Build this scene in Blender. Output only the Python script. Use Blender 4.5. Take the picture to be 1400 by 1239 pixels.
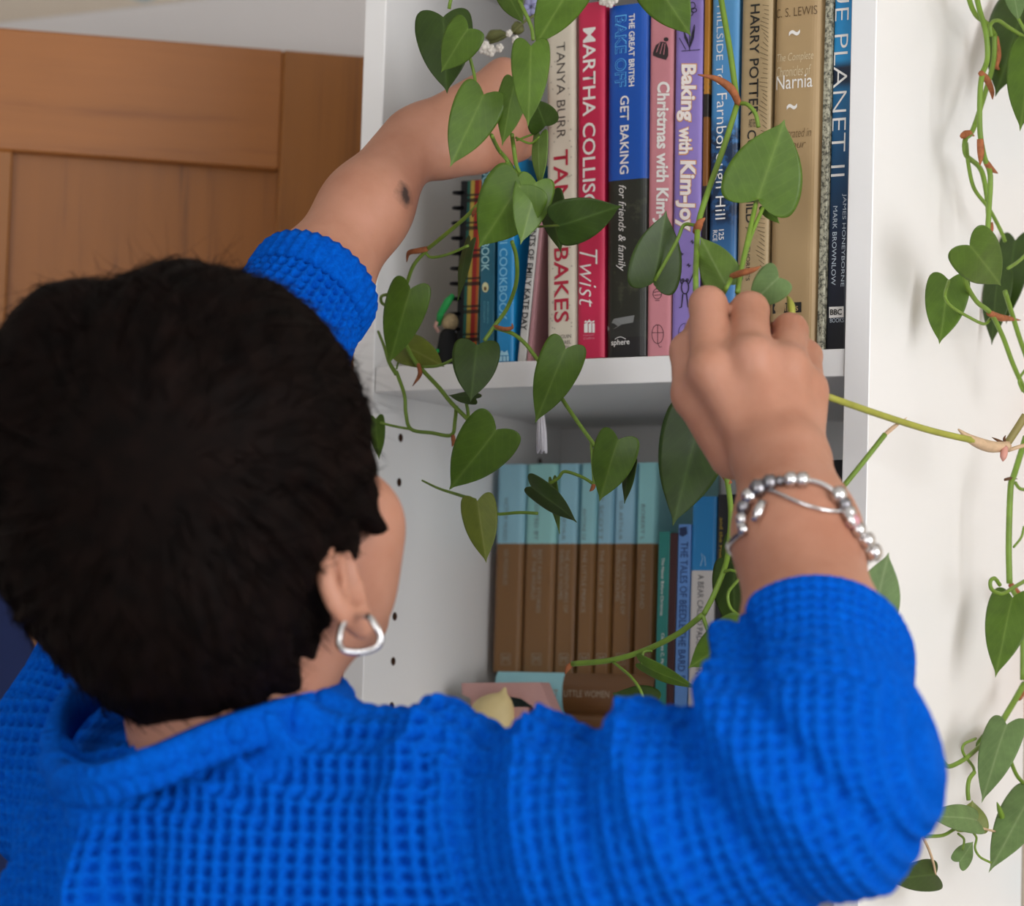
import bpy, bmesh, math, random
import numpy as np
from mathutils import Vector, Matrix

for o in list(bpy.data.objects):
    bpy.data.objects.remove(o, do_unlink=True)
scene = bpy.context.scene
COL = scene.collection
random.seed(7)
RNG = np.random.default_rng(7)

# ------------------------------------------------------------------ camera
F_PX = 4218.69                     # focal length in pixels of the 1400 x 1239 frame
ZS = 1.708                         # height of the upper shelf above the floor
YAW, PITCH, ROLL = 0.53744, 0.08642, 0.02983
CAM = np.array([1.21466, -1.81354, -0.24641 + ZS])
_cy, _sy, _cp, _sp = math.cos(YAW), math.sin(YAW), math.cos(PITCH), math.sin(PITCH)
CW = np.array([-_sy * _cp, _cy * _cp, _sp])
_r0 = np.array([_cy, _sy, 0.0]); _u0 = np.cross(_r0, CW)
CR = math.cos(ROLL) * _r0 + math.sin(ROLL) * _u0
CU = -math.sin(ROLL) * _r0 + math.cos(ROLL) * _u0

def P(x, y, z):
    """photo pixel + distance along the view axis -> world point"""
    return CAM + z * (CW + (x - 700) / F_PX * CR - (y - 619.5) / F_PX * CU)

def U(x, y, ax, v):
    """photo pixel -> world point on the plane ax = v"""
    d = CW + (x - 700) / F_PX * CR - (y - 619.5) / F_PX * CU
    i = 'XYZ'.index(ax)
    return CAM + (v - CAM[i]) / d[i] * d

cam_data = bpy.data.cameras.new('camera')
cam = bpy.data.objects.new('camera', cam_data); COL.objects.link(cam)
cam_data.sensor_fit = 'HORIZONTAL'; cam_data.sensor_width = 36.0
cam_data.lens = F_PX * 36.0 / 1400.0
cam_data.clip_start = 0.05
cam_data.dof.use_dof = True
cam_data.dof.focus_distance = 2.0
cam_data.dof.aperture_fstop = 6.3
m = Matrix.Identity(4)
for i in range(3):
    m[i][0], m[i][1], m[i][2], m[i][3] = CR[i], CU[i], -CW[i], CAM[i]
cam.matrix_world = m
scene.camera = cam

# ------------------------------------------------------------------ light
scene.view_settings.view_transform = 'Standard'
scene.view_settings.look = 'None'
scene.view_settings.gamma = 1.0
scene.view_settings.use_curve_mapping = False
scene.view_settings.exposure = 0.36
world = bpy.data.worlds.new('sky'); scene.world = world; world.use_nodes = True
bg = world.node_tree.nodes['Background']
bg.inputs[0].default_value = (0.75, 0.86, 1.0, 1); bg.inputs[1].default_value = 1.0

def area(name, loc, target, sx, sy, power, color):
    l = bpy.data.lights.new(name, 'AREA'); l.shape = 'RECTANGLE'; l.size = sx; l.size_y = sy
    l.energy = power; l.color = color
    o = bpy.data.objects.new(name, l); COL.objects.link(o)
    o.location = loc
    o.rotation_euler = (Vector(target) - Vector(loc)).to_track_quat('-Z', 'Z').to_euler()
    return o
# daylight coming in through the two windows (right-hand wall, and the wall behind the photographer)
area('window_right_offscreen', (2.715, -1.15, 1.64), (0.0, -1.15, 1.64), 1.9, 1.4, 46, (1.0, 0.985, 0.975))
area('window_behind_camera_offscreen', (0.9, -3.515, 1.55), (0.9, 0, 1.55), 1.5, 1.2, 20, (1.0, 0.985, 0.975))

# ------------------------------------------------------------------ helpers
def lin(c):
    if isinstance(c, str):
        c = c.lstrip('#'); c = [int(c[i:i + 2], 16) for i in (0, 2, 4)]
    out = []
    for v in c[:3]:
        v = v / 255.0
        out.append(v / 12.92 if v <= 0.04045 else ((v + 0.055) / 1.055) ** 2.4)
    return (*out, 1.0)

MATS = {}
class NT:
    """small helper around a node tree"""
    def __init__(self, name):
        self.m = bpy.data.materials.new(name); self.m.use_nodes = True
        self.t = self.m.node_tree; self.b = self.t.nodes['Principled BSDF']
    def n(self, kind, **kw):
        x = self.t.nodes.new(kind)
        for k, v in kw.items():
            if k.startswith('i_'):
                key = k[2:]
                key = int(key) if key.isdigit() else key.replace('_', ' ')
                x.inputs[key].default_value = v
            else: setattr(x, k, v)
        return x
    def l(self, a, b): self.t.links.new(a, b)
    def ramp(self, fac, stops, interp='LINEAR'):
        r = self.n('ShaderNodeValToRGB'); r.color_ramp.interpolation = interp
        e = r.color_ramp.elements
        while len(e) < len(stops): e.new(0.5)
        for k, (p, c) in enumerate(stops):
            e[k].position = p; e[k].color = c
        self.l(fac, r.inputs[0]); return r.outputs[0]
    def coord(self, which='Object'):
        return self.n('ShaderNodeTexCoord').outputs[which]
    def mapping(self, v, scale=(1, 1, 1), loc=(0, 0, 0), rot=(0, 0, 0)):
        mp = self.n('ShaderNodeMapping'); mp.inputs['Scale'].default_value = scale
        mp.inputs['Location'].default_value = loc; mp.inputs['Rotation'].default_value = rot
        self.l(v, mp.inputs[0]); return mp.outputs[0]
    def noise(self, v, scale, detail=3, rough=0.5):
        x = self.n('ShaderNodeTexNoise'); x.inputs['Scale'].default_value = scale
        x.inputs['Detail'].default_value = detail; x.inputs['Roughness'].default_value = rough
        self.l(v, x.inputs['Vector']); return x.outputs[0]
    def bump(self, h, strength=0.3, dist=0.001):
        x = self.n('ShaderNodeBump'); x.inputs['Strength'].default_value = strength
        x.inputs['Distance'].default_value = dist
        self.l(h, x.inputs['Height']); self.l(x.outputs[0], self.b.inputs['Normal'])
    def col(self, out): self.l(out, self.b.inputs['Base Color'])
    def math(self, op, a, b=None):
        x = self.n('ShaderNodeMath', operation=op)
        for i, v in enumerate((a, b)):
            if v is None: continue
            if isinstance(v, (int, float)): x.inputs[i].default_value = v
            else: self.l(v, x.inputs[i])
        return x.outputs[0]
    def sep(self, v):
        s = self.n('ShaderNodeSeparateXYZ'); self.l(v, s.inputs[0]); return s.outputs

def plain(name, color, rough=0.5, spec=0.5, metal=0.0, var=0.06, nscale=60, bump=0.0, bscale=400, sheen=0.0):
    """one procedural paint / cloth / card material with slight mottling"""
    if name in MATS: return MATS[name]
    t = NT(name); c = lin(color)
    co = t.coord('Object')
    f = t.noise(co, nscale, 3)
    lo = tuple(max(0, v * (1 - var)) for v in c[:3]) + (1,); hi = tuple(min(1, v * (1 + var)) for v in c[:3]) + (1,)
    t.col(t.ramp(f, [(0.3, lo), (0.7, hi)]))
    t.b.inputs['Roughness'].default_value = rough
    t.b.inputs['Specular IOR Level'].default_value = spec
    t.b.inputs['Metallic'].default_value = metal
    if sheen: t.b.inputs['Sheen Weight'].default_value = sheen
    if bump: t.bump(t.noise(co, bscale, 2), bump, 0.0005)
    MATS[name] = t.m; return t.m

def mesh_obj(name, verts, faces, mat=None, parent=None, smooth=False):
    me = bpy.data.meshes.new(name)
    me.from_pydata([tuple(map(float, v)) for v in verts], [], [tuple(int(i) for i in f) for f in faces])
    me.update()
    if smooth: me.polygons.foreach_set('use_smooth', [True] * len(me.polygons))
    o = bpy.data.objects.new(name, me); COL.objects.link(o)
    if mat: me.materials.append(mat)
    if parent: o.parent = parent
    return o

def bm_obj(name, bm, mat=None, parent=None, smooth=False):
    me = bpy.data.meshes.new(name); bm.to_mesh(me); bm.free()
    if smooth: me.polygons.foreach_set('use_smooth', [True] * len(me.polygons))
    o = bpy.data.objects.new(name, me); COL.objects.link(o)
    if mat: me.materials.append(mat)
    if parent: o.parent = parent
    return o

def add_box(bm, lo, hi, bevel=0.0, seg=1):
    r = bmesh.ops.create_cube(bm, size=1.0)
    vs = r['verts']
    for v in vs:
        v.co = Vector([lo[i] + (v.co[i] + 0.5) * (hi[i] - lo[i]) for i in range(3)])
    if bevel:
        es = list({e for v in vs for e in v.link_edges})
        bmesh.ops.bevel(bm, geom=es, offset=bevel, segments=seg, profile=0.5, affect='EDGES')

def box(name, lo, hi, mat, parent=None, bevel=0.0, seg=1):
    bm = bmesh.new(); add_box(bm, lo, hi, bevel, seg)
    return bm_obj(name, bm, mat, parent)

def empty(name, loc=(0, 0, 0)):
    o = bpy.data.objects.new(name, None); COL.objects.link(o)
    o.location = tuple(map(float, loc)); o.empty_display_size = 0.02
    return o

def tag(o, label=None, cat=None, group=None, kind=None):
    if label: o['label'] = label
    if cat: o['category'] = cat
    if group: o['group'] = group
    if kind: o['kind'] = kind
    return o

def spline(pts, n):
    """Catmull-Rom through pts (list of arrays), n samples per span"""
    p = [np.asarray(q, float) for q in pts]
    p = [2 * p[0] - p[1]] + p + [2 * p[-1] - p[-2]]
    out = []
    for i in range(1, len(p) - 2):
        for k in range(n):
            t = k / n
            out.append(0.5 * (2 * p[i] + (p[i + 1] - p[i - 1]) * t + (2 * p[i - 1] - 5 * p[i] + 4 * p[i + 1] - p[i + 2]) * t * t
                       + (3 * p[i] - p[i - 1] - 3 * p[i + 1] + p[i + 2]) * t ** 3))
    out.append(p[-2]); return out

def closed_spline(pts, n):
    p = [np.asarray(q, float) for q in pts]; N = len(p); out = []
    for i in range(N):
        a, b, c, d = p[i - 1], p[i], p[(i + 1) % N], p[(i + 2) % N]
        for k in range(n):
            t = k / n
            out.append(0.5 * (2 * b + (c - a) * t + (2 * a - 5 * b + 4 * c - d) * t * t + (3 * b - a - 3 * c + d) * t ** 3))
    return out

def tube_data(pts, rad, sides=8, closed=False, cap=True, base=0):
    pts = [np.asarray(p, float) for p in pts]; N = len(pts)
    if np.isscalar(rad): rad = [rad] * N
    V = []; Fc = []
    up = None
    for i in range(N):
        a = pts[i - 1] if (i > 0 or closed) else pts[i]
        b = pts[(i + 1) % N] if (i < N - 1 or closed) else pts[i]
        t = b - a; t = t / (np.linalg.norm(t) + 1e-12)
        if up is None:
            up = np.array([0, 0, 1.0]) if abs(t[2]) < 0.9 else np.array([1.0, 0, 0])
        s = np.cross(t, up); s /= np.linalg.norm(s) + 1e-12
        up = np.cross(s, t)
        for k in range(sides):
            a_ = 2 * math.pi * k / sides
            V.append(pts[i] + rad[i] * (math.cos(a_) * s + math.sin(a_) * up))
    for i in range(N if closed else N - 1):
        for k in range(sides):
            k2 = (k + 1) % sides; j = (i + 1) % N
            Fc.append((base + i * sides + k, base + i * sides + k2, base + j * sides + k2, base + j * sides + k))
    if cap and not closed:
        Fc.append(tuple(base + k for k in range(sides))[::-1])
        Fc.append(tuple(base + (N - 1) * sides + k for k in range(sides)))
    return V, Fc

def tube(name, pts, rad, mat, parent=None, sides=8, closed=False):
    V, Fc = tube_data(pts, rad, sides, closed)
    return mesh_obj(name, V, Fc, mat, parent, True)

def lathe(name, prof, mat, parent=None, seg=24, M=None):
    V = []; Fc = []
    for r, z in prof:
        for k in range(seg):
            a = 2 * math.pi * k / seg
            V.append((r * math.cos(a), r * math.sin(a), z))
    for i in range(len(prof) - 1):
        for k in range(seg):
            k2 = (k + 1) % seg
            Fc.append((i * seg + k, i * seg + k2, (i + 1) * seg + k2, (i + 1) * seg + k))
    Fc.append(tuple(range(seg))[::-1]); Fc.append(tuple((len(prof) - 1) * seg + k for k in range(seg)))
    if M is not None: V = [M @ Vector(v) for v in V]
    return mesh_obj(name, V, Fc, mat, parent, True)
# ================================================================== the room
def wallpaper_mat():
    t = NT('floral_wallpaper'); co = t.coord('Object')
    base = lin('#cdbfae')
    v = t.n('ShaderNodeTexVoronoi', feature='F1'); v.inputs['Scale'].default_value = 9.0
    w = t.noise(co, 14, 2); mixv = t.n('ShaderNodeVectorMath', operation='ADD')
    sc = t.n('ShaderNodeVectorMath', operation='SCALE'); sc.inputs['Scale'].default_value = 0.06
    cmb = t.n('ShaderNodeCombineXYZ'); t.l(w, cmb.inputs[0]); t.l(w, cmb.inputs[2]); t.l(cmb.outputs[0], sc.inputs[0])
    t.l(co, mixv.inputs[0]); t.l(sc.outputs[0], mixv.inputs[1]); t.l(mixv.outputs[0], v.inputs['Vector'])
    spot = t.ramp(v.outputs['Distance'], [(0.0, (1, 1, 1, 1)), (0.28, (1, 1, 1, 1)), (0.34, (0, 0, 0, 1))])
    sepc = t.sep(v.outputs['Color'])
    hue = t.ramp(sepc[0], [(0.0, lin('#7fa6b4')), (0.45, lin('#93aab6')), (0.6, lin('#c99b72')), (1.0, lin('#87b0b4'))], 'CONSTANT')
    mx = t.n('ShaderNodeMix', data_type='RGBA'); t.l(spot, mx.inputs[0]); mx.inputs[6].default_value = base; t.l(hue, mx.inputs[7])
    t.col(mx.outputs[2]); t.b.inputs['Roughness'].default_value = 0.8
    t.bump(t.noise(co, 500, 2), 0.1, 0.0003)
    return t.m

def wood_mat(name, light, dark, axis='Z', scale=1.0):
    t = NT(name); co = t.coord('Object')
    st = {'Z': (26, 26, 1.1), 'X': (1.1, 26, 26)}[axis]
    mp = t.mapping(co, tuple(s * scale for s in st))
    n1 = t.noise(mp, 2.2, 5, 0.6)
    mp2 = t.mapping(co, tuple(s * scale * v for s, v in zip(st, (7, 7, 2.5))))
    n2 = t.noise(mp2, 2.0, 3, 0.6)
    a = t.math('MULTIPLY_ADD', n2, 0.35); a.node.inputs[2].default_value = 0.0
    s = t.math('ADD', a, n1)
    c = t.ramp(s, [(0.40, lin(dark)), (0.62, lin(light)), (0.95, tuple(min(1, v * 1.12) for v in lin(light)[:3]) + (1,))])
    t.col(c); t.b.inputs['Roughness'].default_value = 0.42
    t.bump(n2, 0.12, 0.0006)
    return t.m

M_PAPER = wallpaper_mat()
M_WHITE = plain('white_paint', '#d9d4d2', 0.45, var=0.02, nscale=4, bump=0.03, bscale=300)
M_LAM = plain('white_laminate', '#eceae8', 0.42, var=0.015, nscale=3, bump=0.02, bscale=700)
M_WALL = plain('warm_white_wall', '#e4e0da', 0.8, var=0.02, nscale=3, bump=0.06, bscale=200)
M_CEIL = plain('white_ceiling', '#efeeeb', 0.85, var=0.02, nscale=3)
M_OAK_V = wood_mat('oak_upright', '#8f5924', '#6c3f15', 'Z')
M_OAK_P = wood_mat('oak_panel', '#8f5722', '#5a310d', 'Z', 1.5)
M_OAK_H = wood_mat('oak_rail', '#9a5f2b', '#834d20', 'X')
M_STEEL = plain('brushed_steel', '#b9b9ba', 0.3, metal=1.0, var=0.03)

XL, XR, YB, YF, HC = -1.7, 2.6, 0.285, -3.4, 2.45
tag(box('floor', (XL, YF, -0.05), (XR, 1.6, 0.0), plain('grey_carpet', '#b9b9ba', 0.95, var=0.1, nscale=300, bump=0.4, bscale=500)), kind='structure')
tag(box('ceiling', (XL, YF, HC), (XR, 1.6, HC + 0.05), M_CEIL), kind='structure')

# open oak door: its hinge edge is tucked behind the bookcase, it stands about 45 degrees into the room
DA = P(497, 77, 2.45); DB = U(0, 37, 'Z', DA[2])
DD = (DA - DB); DD /= np.linalg.norm(DD)           # along the door towards the hinge edge
DTOP = DA[2]
def door_x(px, py):
    """distance along the door face from point DA (positive towards the free edge)"""
    n = np.array([DD[1], -DD[0], 0.0])
    d = CW + (px - 700) / F_PX * CR - (py - 619.5) / F_PX * CU
    t = ((DA - CAM) @ n) / (d @ n); q = CAM + t * d
    return -(q - DA) @ DD, q[2]
HX = -0.052                                        # hinge edge in that coordinate
x_st, _ = door_x(385, 150)                         # inner edge of hinge stile
x_mu, z_ra = door_x(18, 206)                       # right edge of the muntin, underside of the top rail
DW = 0.762
hinge = DA - DD * HX
OX1 = hinge[0] + 0.005; OX0 = OX1 - 0.80; OZ = DTOP + 0.006

bm = bmesh.new()
add_box(bm, (OX1 + 0.03, YB, 0), (XR, YB + 0.10, HC))
add_box(bm, (XL, YB, 0), (OX0 - 0.03, YB + 0.10, HC))
add_box(bm, (OX0 - 0.03, YB, OZ + 0.03), (OX1 + 0.03, YB + 0.10, HC))
tag(bm_obj('wall_back', bm, M_PAPER), kind='structure')
tag(box('wall_left', (XL - 0.1, YF, 0), (XL, 1.6, HC), M_WALL), kind='structure')
tag(box('wall_hallway', (XL, 1.6, 0), (XR, 1.7, HC), M_WALL), kind='structure')
# right wall with window opening
def window_wall(name, axis, pos, thick, a0, a1, o0, o1, z0, z1):
    bm = bmesh.new()
    def bx(u0, u1, w0, w1):
        if axis == 'X': add_box(bm, (pos, u0, w0), (pos + thick, u1, w1))
        else: add_box(bm, (u0, pos, w0), (u1, pos + thick, w1))
    bx(a0, o0, 0, HC); bx(o1, a1, 0, HC); bx(o0, o1, 0, z0); bx(o0, o1, z1, HC)
    return tag(bm_obj(name, bm, M_WALL), kind='structure')
window_wall('wall_right', 'X', XR, 0.12, YF, 1.6, -2.15, -0.15, 0.9, 2.38)
window_wall('wall_front', 'Y', YF - 0.12, 0.12, XL, XR, 0.1, 1.7, 0.9, 2.2)
def window(name, axis, pos, o0, o1, z0, z1):
    bm = bmesh.new(); w = 0.05
    def bx(u0, u1, a, b):
        if axis == 'X': add_box(bm, (pos, u0, a), (pos + 0.05, u1, b))
        else: add_box(bm, (u0, pos, a), (u1, pos + 0.05, b))
    bx(o0, o1, z0, z0 + w); bx(o0, o1, z1 - w, z1); bx(o0, o0 + w, z0 + w, z1 - w); bx(o1 - w, o1, z0 + w, z1 - w)
    c = (o0 + o1) / 2; bx(c - 0.025, c + 0.025, z0 + w, z1 - w)
    return tag(bm_obj(name, bm, M_WHITE), kind='structure')
window('window_1', 'X', XR + 0.05, -2.15, -0.15, 0.9, 2.38)
window('window_2', 'Y', YF - 0.10, 0.1, 1.7, 0.9, 2.2)
# white painted door lining and architrave
bm = bmesh.new()
add_box(bm, (OX0 - 0.03, YB - 0.002, 0), (OX0, YB + 0.10, OZ + 0.03))
add_box(bm, (OX1, YB - 0.002, 0), (OX1 + 0.03, YB + 0.10, OZ + 0.03))
add_box(bm, (OX0, YB - 0.002, OZ), (OX1, YB + 0.10, OZ + 0.03))
tag(bm_obj('trim_1', bm, M_WHITE), kind='structure')
ATOP = U(95, 18, 'Y', YB - 0.016)[2]
bm = bmesh.new()
add_box(bm, (OX0 - 0.075, YB - 0.016, 0), (OX0 - 0.006, YB - 0.001, ATOP), 0.003)
add_box(bm, (OX1 + 0.006, YB - 0.016, 0), (OX1 + 0.06, YB - 0.001, ATOP), 0.003)
add_box(bm, (OX0 - 0.006, YB - 0.016, OZ + 0.004), (OX1 + 0.006, YB - 0.001, ATOP), 0.003)
tag(bm_obj('trim_2', bm, M_WHITE), kind='structure')
tag(box('baseboard_back', (0.42, YB - 0.016, 0), (XR, YB - 0.001, 0.12), M_WHITE, bevel=0.004), kind='structure')
tag(box('baseboard_left', (XL, YF, 0), (XL + 0.015, YB, 0.12), M_WHITE, bevel=0.004), kind='structure')

door = empty('door_1', (hinge[0], hinge[1], 0.006)); tag(door, kind='structure')
door.rotation_euler = (0, 0, math.atan2(-DD[1], -DD[0]))   # local +x runs to the free edge, local -y... faces away
# which local side faces the camera?
nl = np.array([DD[1], -DD[0], 0.0]); SIDE = 1 if nl @ (CAM - DA) > 0 else -1
# local +y axis in world for rotation angle a : (-sin a, cos a)
a_ = math.atan2(-DD[1], -DD[0]); ly = np.array([-math.sin(a_), math.cos(a_), 0])
FS = 1 if ly @ (CAM - DA) > 0 else -1
def dpart(name, x0, x1, z0, z1, mat, inset=0.0, bev=0.0015):
    y0, y1 = sorted((FS * (-inset), FS * (-0.035 + inset)))
    return box(name, (x0, y0, z0), (x1, y1, z1), mat, door, bev)
xs = x_st - HX; xm = x_mu - HX; zr = z_ra - 0.006; zt = DTOP - 0.006
mw = DW - 2 * xm                                   # muntin width so that the door is symmetrical
mw = 0.095
pw = xm - xs
DW = 2 * xs + 2 * pw + mw
for (x0, x1) in ((0, xs), (DW - xs, DW)): dpart('stile', x0, x1, 0, zt, M_OAK_V)
rails = [(0.0, 0.2), (0.86, 0.98), (zr, zt)]
for k, (z0, z1) in enumerate(rails): dpart('rail', xs, DW - xs, z0, z1, M_OAK_H, 0.0006)
for (z0, z1) in ((0.2, 0.86), (0.98, zr)):
    dpart('muntin', xm, xm + mw, z0, z1, M_OAK_V, 0.0006)
    dpart('panel', xs, xm, z0, z1, M_OAK_P, 0.011, 0.0)
    dpart('panel', xm + mw, DW - xs, z0, z1, M_OAK_P, 0.011, 0.0)
lathe('door_handle', [(0.026, 0), (0.026, 0.008), (0.010, 0.010), (0.010, 0.045), (0.0, 0.046)], M_STEEL, door, 20,
      Matrix.Translation((DW - 0.06, 0, 1.0)) @ Matrix.Rotation(-FS * math.pi / 2, 4, 'X'))
hook_x = 0.40
tube('coat_hook', [(hook_x, FS * 0.0, 1.62), (hook_x, FS * 0.03, 1.60), (hook_x, FS * 0.045, 1.63)], 0.004, M_STEEL, door)

# navy gown with small white dots hanging on the door
def gown_mat():
    t = NT('navy_dotted_cotton'); co = t.coord('Object')
    v = t.n('ShaderNodeTexVoronoi', feature='F1'); v.inputs['Scale'].default_value = 16; t.l(co, v.inputs['Vector'])
    c = t.ramp(v.outputs['Distance'], [(0.0, lin('#c9d2dc')), (0.05, lin('#c9d2dc')), (0.08, lin('#0c1d4a'))])
    t.col(c); t.b.inputs['Roughness'].default_value = 0.9; t.bump(t.noise(co, 300, 2), 0.2, 0.0005); return t.m
M_GOWN = gown_mat()
def gown():
    V = []; Fc = []; nu, nz = 64, 26
    for j in range(nz):
        s = j / (nz - 1); z = 1.62 - 1.05 * s
        w = 0.035 + 0.16 * min(1, s * 2.2) ** 0.7 + 0.03 * s; dp = 0.022 + 0.028 * min(1, s * 2)
        for k in range(nu):
            a = 2 * math.pi * k / nu
            f = 1 + 0.10 * math.sin(9 * a + 2 * s) * min(1, s * 1.5) + 0.05 * math.sin(5 * a)
            V.append((hook_x + w * f * math.cos(a), FS * (0.034 + dp) + dp * f * math.sin(a), z))
    for j in range(nz - 1):
        for k in range(nu):
            k2 = (k + 1) % nu
            Fc.append((j * nu + k, j * nu + k2, (j + 1) * nu + k2, (j + 1) * nu + k))
    Fc.append(tuple(range(nu))); Fc.append(tuple((nz - 1) * nu + k for k in range(nu))[::-1])
    V = [door.matrix_basis @ Vector(v) for v in V]
    return mesh_obj('dressing_gown', V, Fc, M_GOWN, None, True)
bpy.context.view_layer.update()
g = gown(); tag(g, 'dark navy dressing gown with small white dots hanging on the oak door', 'dressing gown')

# ================================================================== bookcase
W, T, D, HB = 0.40, 0.018, 0.28, 2.02
BC = empty('bookcase', (W / 2, D / 2, 0)); tag(BC, 'tall narrow white laminate bookcase filled with books', 'bookcase')
def bpart(name, lo, hi, mat=M_LAM, bev=0.0006):
    o = (W / 2, D / 2, 0)
    return box(name, [lo[i] - o[i] for i in range(3)], [hi[i] - o[i] for i in range(3)], mat, BC, bev)
left_panel = bpart('side_panel', (0, 0, 0), (T, D, HB)); bpart('side_panel', (W - T, 0, 0), (W, D, HB))
bpart('top_panel', (T, 0.002, HB - T), (W - T, D - 0.004, HB))
bpart('back_panel', (T, D - 0.012, 0.07), (W - T, D - 0.008, HB - T), M_LAM, 0)
bpart('plinth', (T, 0.02, 0), (W - T, 0.036, 0.07))
ZL = ZS - 0.288
for z in (0.088, 0.42, 0.74, 1.06, ZL, ZS):
    bpart('shelf', (T + 0.0005, 0.0015, z - T), (W - T - 0.0005, D - 0.0125, z))
M_HOLE = plain('drilled_chipboard', '#5b3a22', 0.9, var=0.2, nscale=900)
hz0 = 1.759 - 1.646 + ZS
holes = [(y, hz0 + k * 0.032) for y in (0.038, 0.237) for k in (0, -5, -6, -9, -10, -11, -12)
         if abs(hz0 + k * 0.032 - ZS) > 0.02 and abs(hz0 + k * 0.032 - ZL) > 0.02]
# the pin holes are really drilled into the panel, each lined with bare chipboard
cut = bmesh.new()
for y, z in holes:
    bmesh.ops.create_cone(cut, cap_ends=True, segments=16, radius1=0.0031, radius2=0.0031, depth=0.020,
                          matrix=Matrix.Translation((T - W / 2, y - D / 2, z)) @ Matrix.Rotation(math.pi / 2, 4, 'Y'))
cutter = bm_obj('hole_cutter', cut, M_LAM); cutter.parent = BC
bpy.context.view_layer.update()
md = left_panel.modifiers.new('holes', 'BOOLEAN'); md.operation = 'DIFFERENCE'; md.solver = 'EXACT'; md.object = cutter
bpy.context.view_layer.update()
left_panel.data = bpy.data.meshes.new_from_object(left_panel.evaluated_get(bpy.context.evaluated_depsgraph_get()))
left_panel.modifiers.clear(); bpy.data.objects.remove(cutter, do_unlink=True)
for y, z in holes:
    M_ = Matrix.Translation((T - W / 2, y - D / 2, z)) @ Matrix.Rotation(math.pi / 2, 4, 'Y')
    n_ = 16; V_ = []; F_ = []
    for r_, x_ in ((0.0032, -0.0001), (0.0030, -0.0001), (0.0030, -0.0096), (0.0032, -0.0099)):
        V_ += [M_ @ Vector((r_ * math.cos(2 * math.pi * k / n_), r_ * math.sin(2 * math.pi * k / n_), x_)) for k in range(n_)]
    for j in range(3):
        F_ += [(j * n_ + k, j * n_ + (k + 1) % n_, (j + 1) * n_ + (k + 1) % n_, (j + 1) * n_ + k) for k in range(n_)]
    F_.append(tuple(2 * n_ + k for k in range(n_)))
    mesh_obj('peg_hole', V_, F_, M_HOLE, BC)
# ================================================================== books
M_PAGE = plain('book_pages', '#d8cdb8', 0.9, var=0.08, nscale=300)
TEXTS = []        # (text object, target, ...) meshed in one go at the end

def zramp_mat(name, stops, h, rough=0.45, noise=None, interp='CONSTANT', var=0.05):
    """printed jacket: colour by height on the spine (fraction of book height)"""
    t = NT(name); co = t.coord('Object'); s = t.sep(co)
    f = t.math('DIVIDE', s[2], h)
    c = t.ramp(f, [(p, lin(x)) for p, x in stops], interp)
    if noise:
        sc, col, lo, hi, z0, z1 = noise
        n = t.noise(t.mapping(co, (1, 1, 1)), sc, 4, 0.65)
        m1 = t.ramp(n, [(lo, (0, 0, 0, 1)), (hi, (1, 1, 1, 1))])
        zm = t.ramp(f, [(max(0, z0 - 0.02), (0, 0, 0, 1)), (z0, (1, 1, 1, 1)), (z1, (1, 1, 1, 1)), (min(1, z1 + 0.06), (0, 0, 0, 1))])
        k = t.math('MULTIPLY', m1, zm)
        mx = t.n('ShaderNodeMix', data_type='RGBA'); t.l(k, mx.inputs[0]); t.l(c, mx.inputs[6]); mx.inputs[7].default_value = lin(col)
        c = mx.outputs[2]
    t.col(c); t.b.inputs['Roughness'].default_value = rough
    t.bump(t.noise(co, 900, 2), 0.05, 0.0002)
    return t.m

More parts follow.
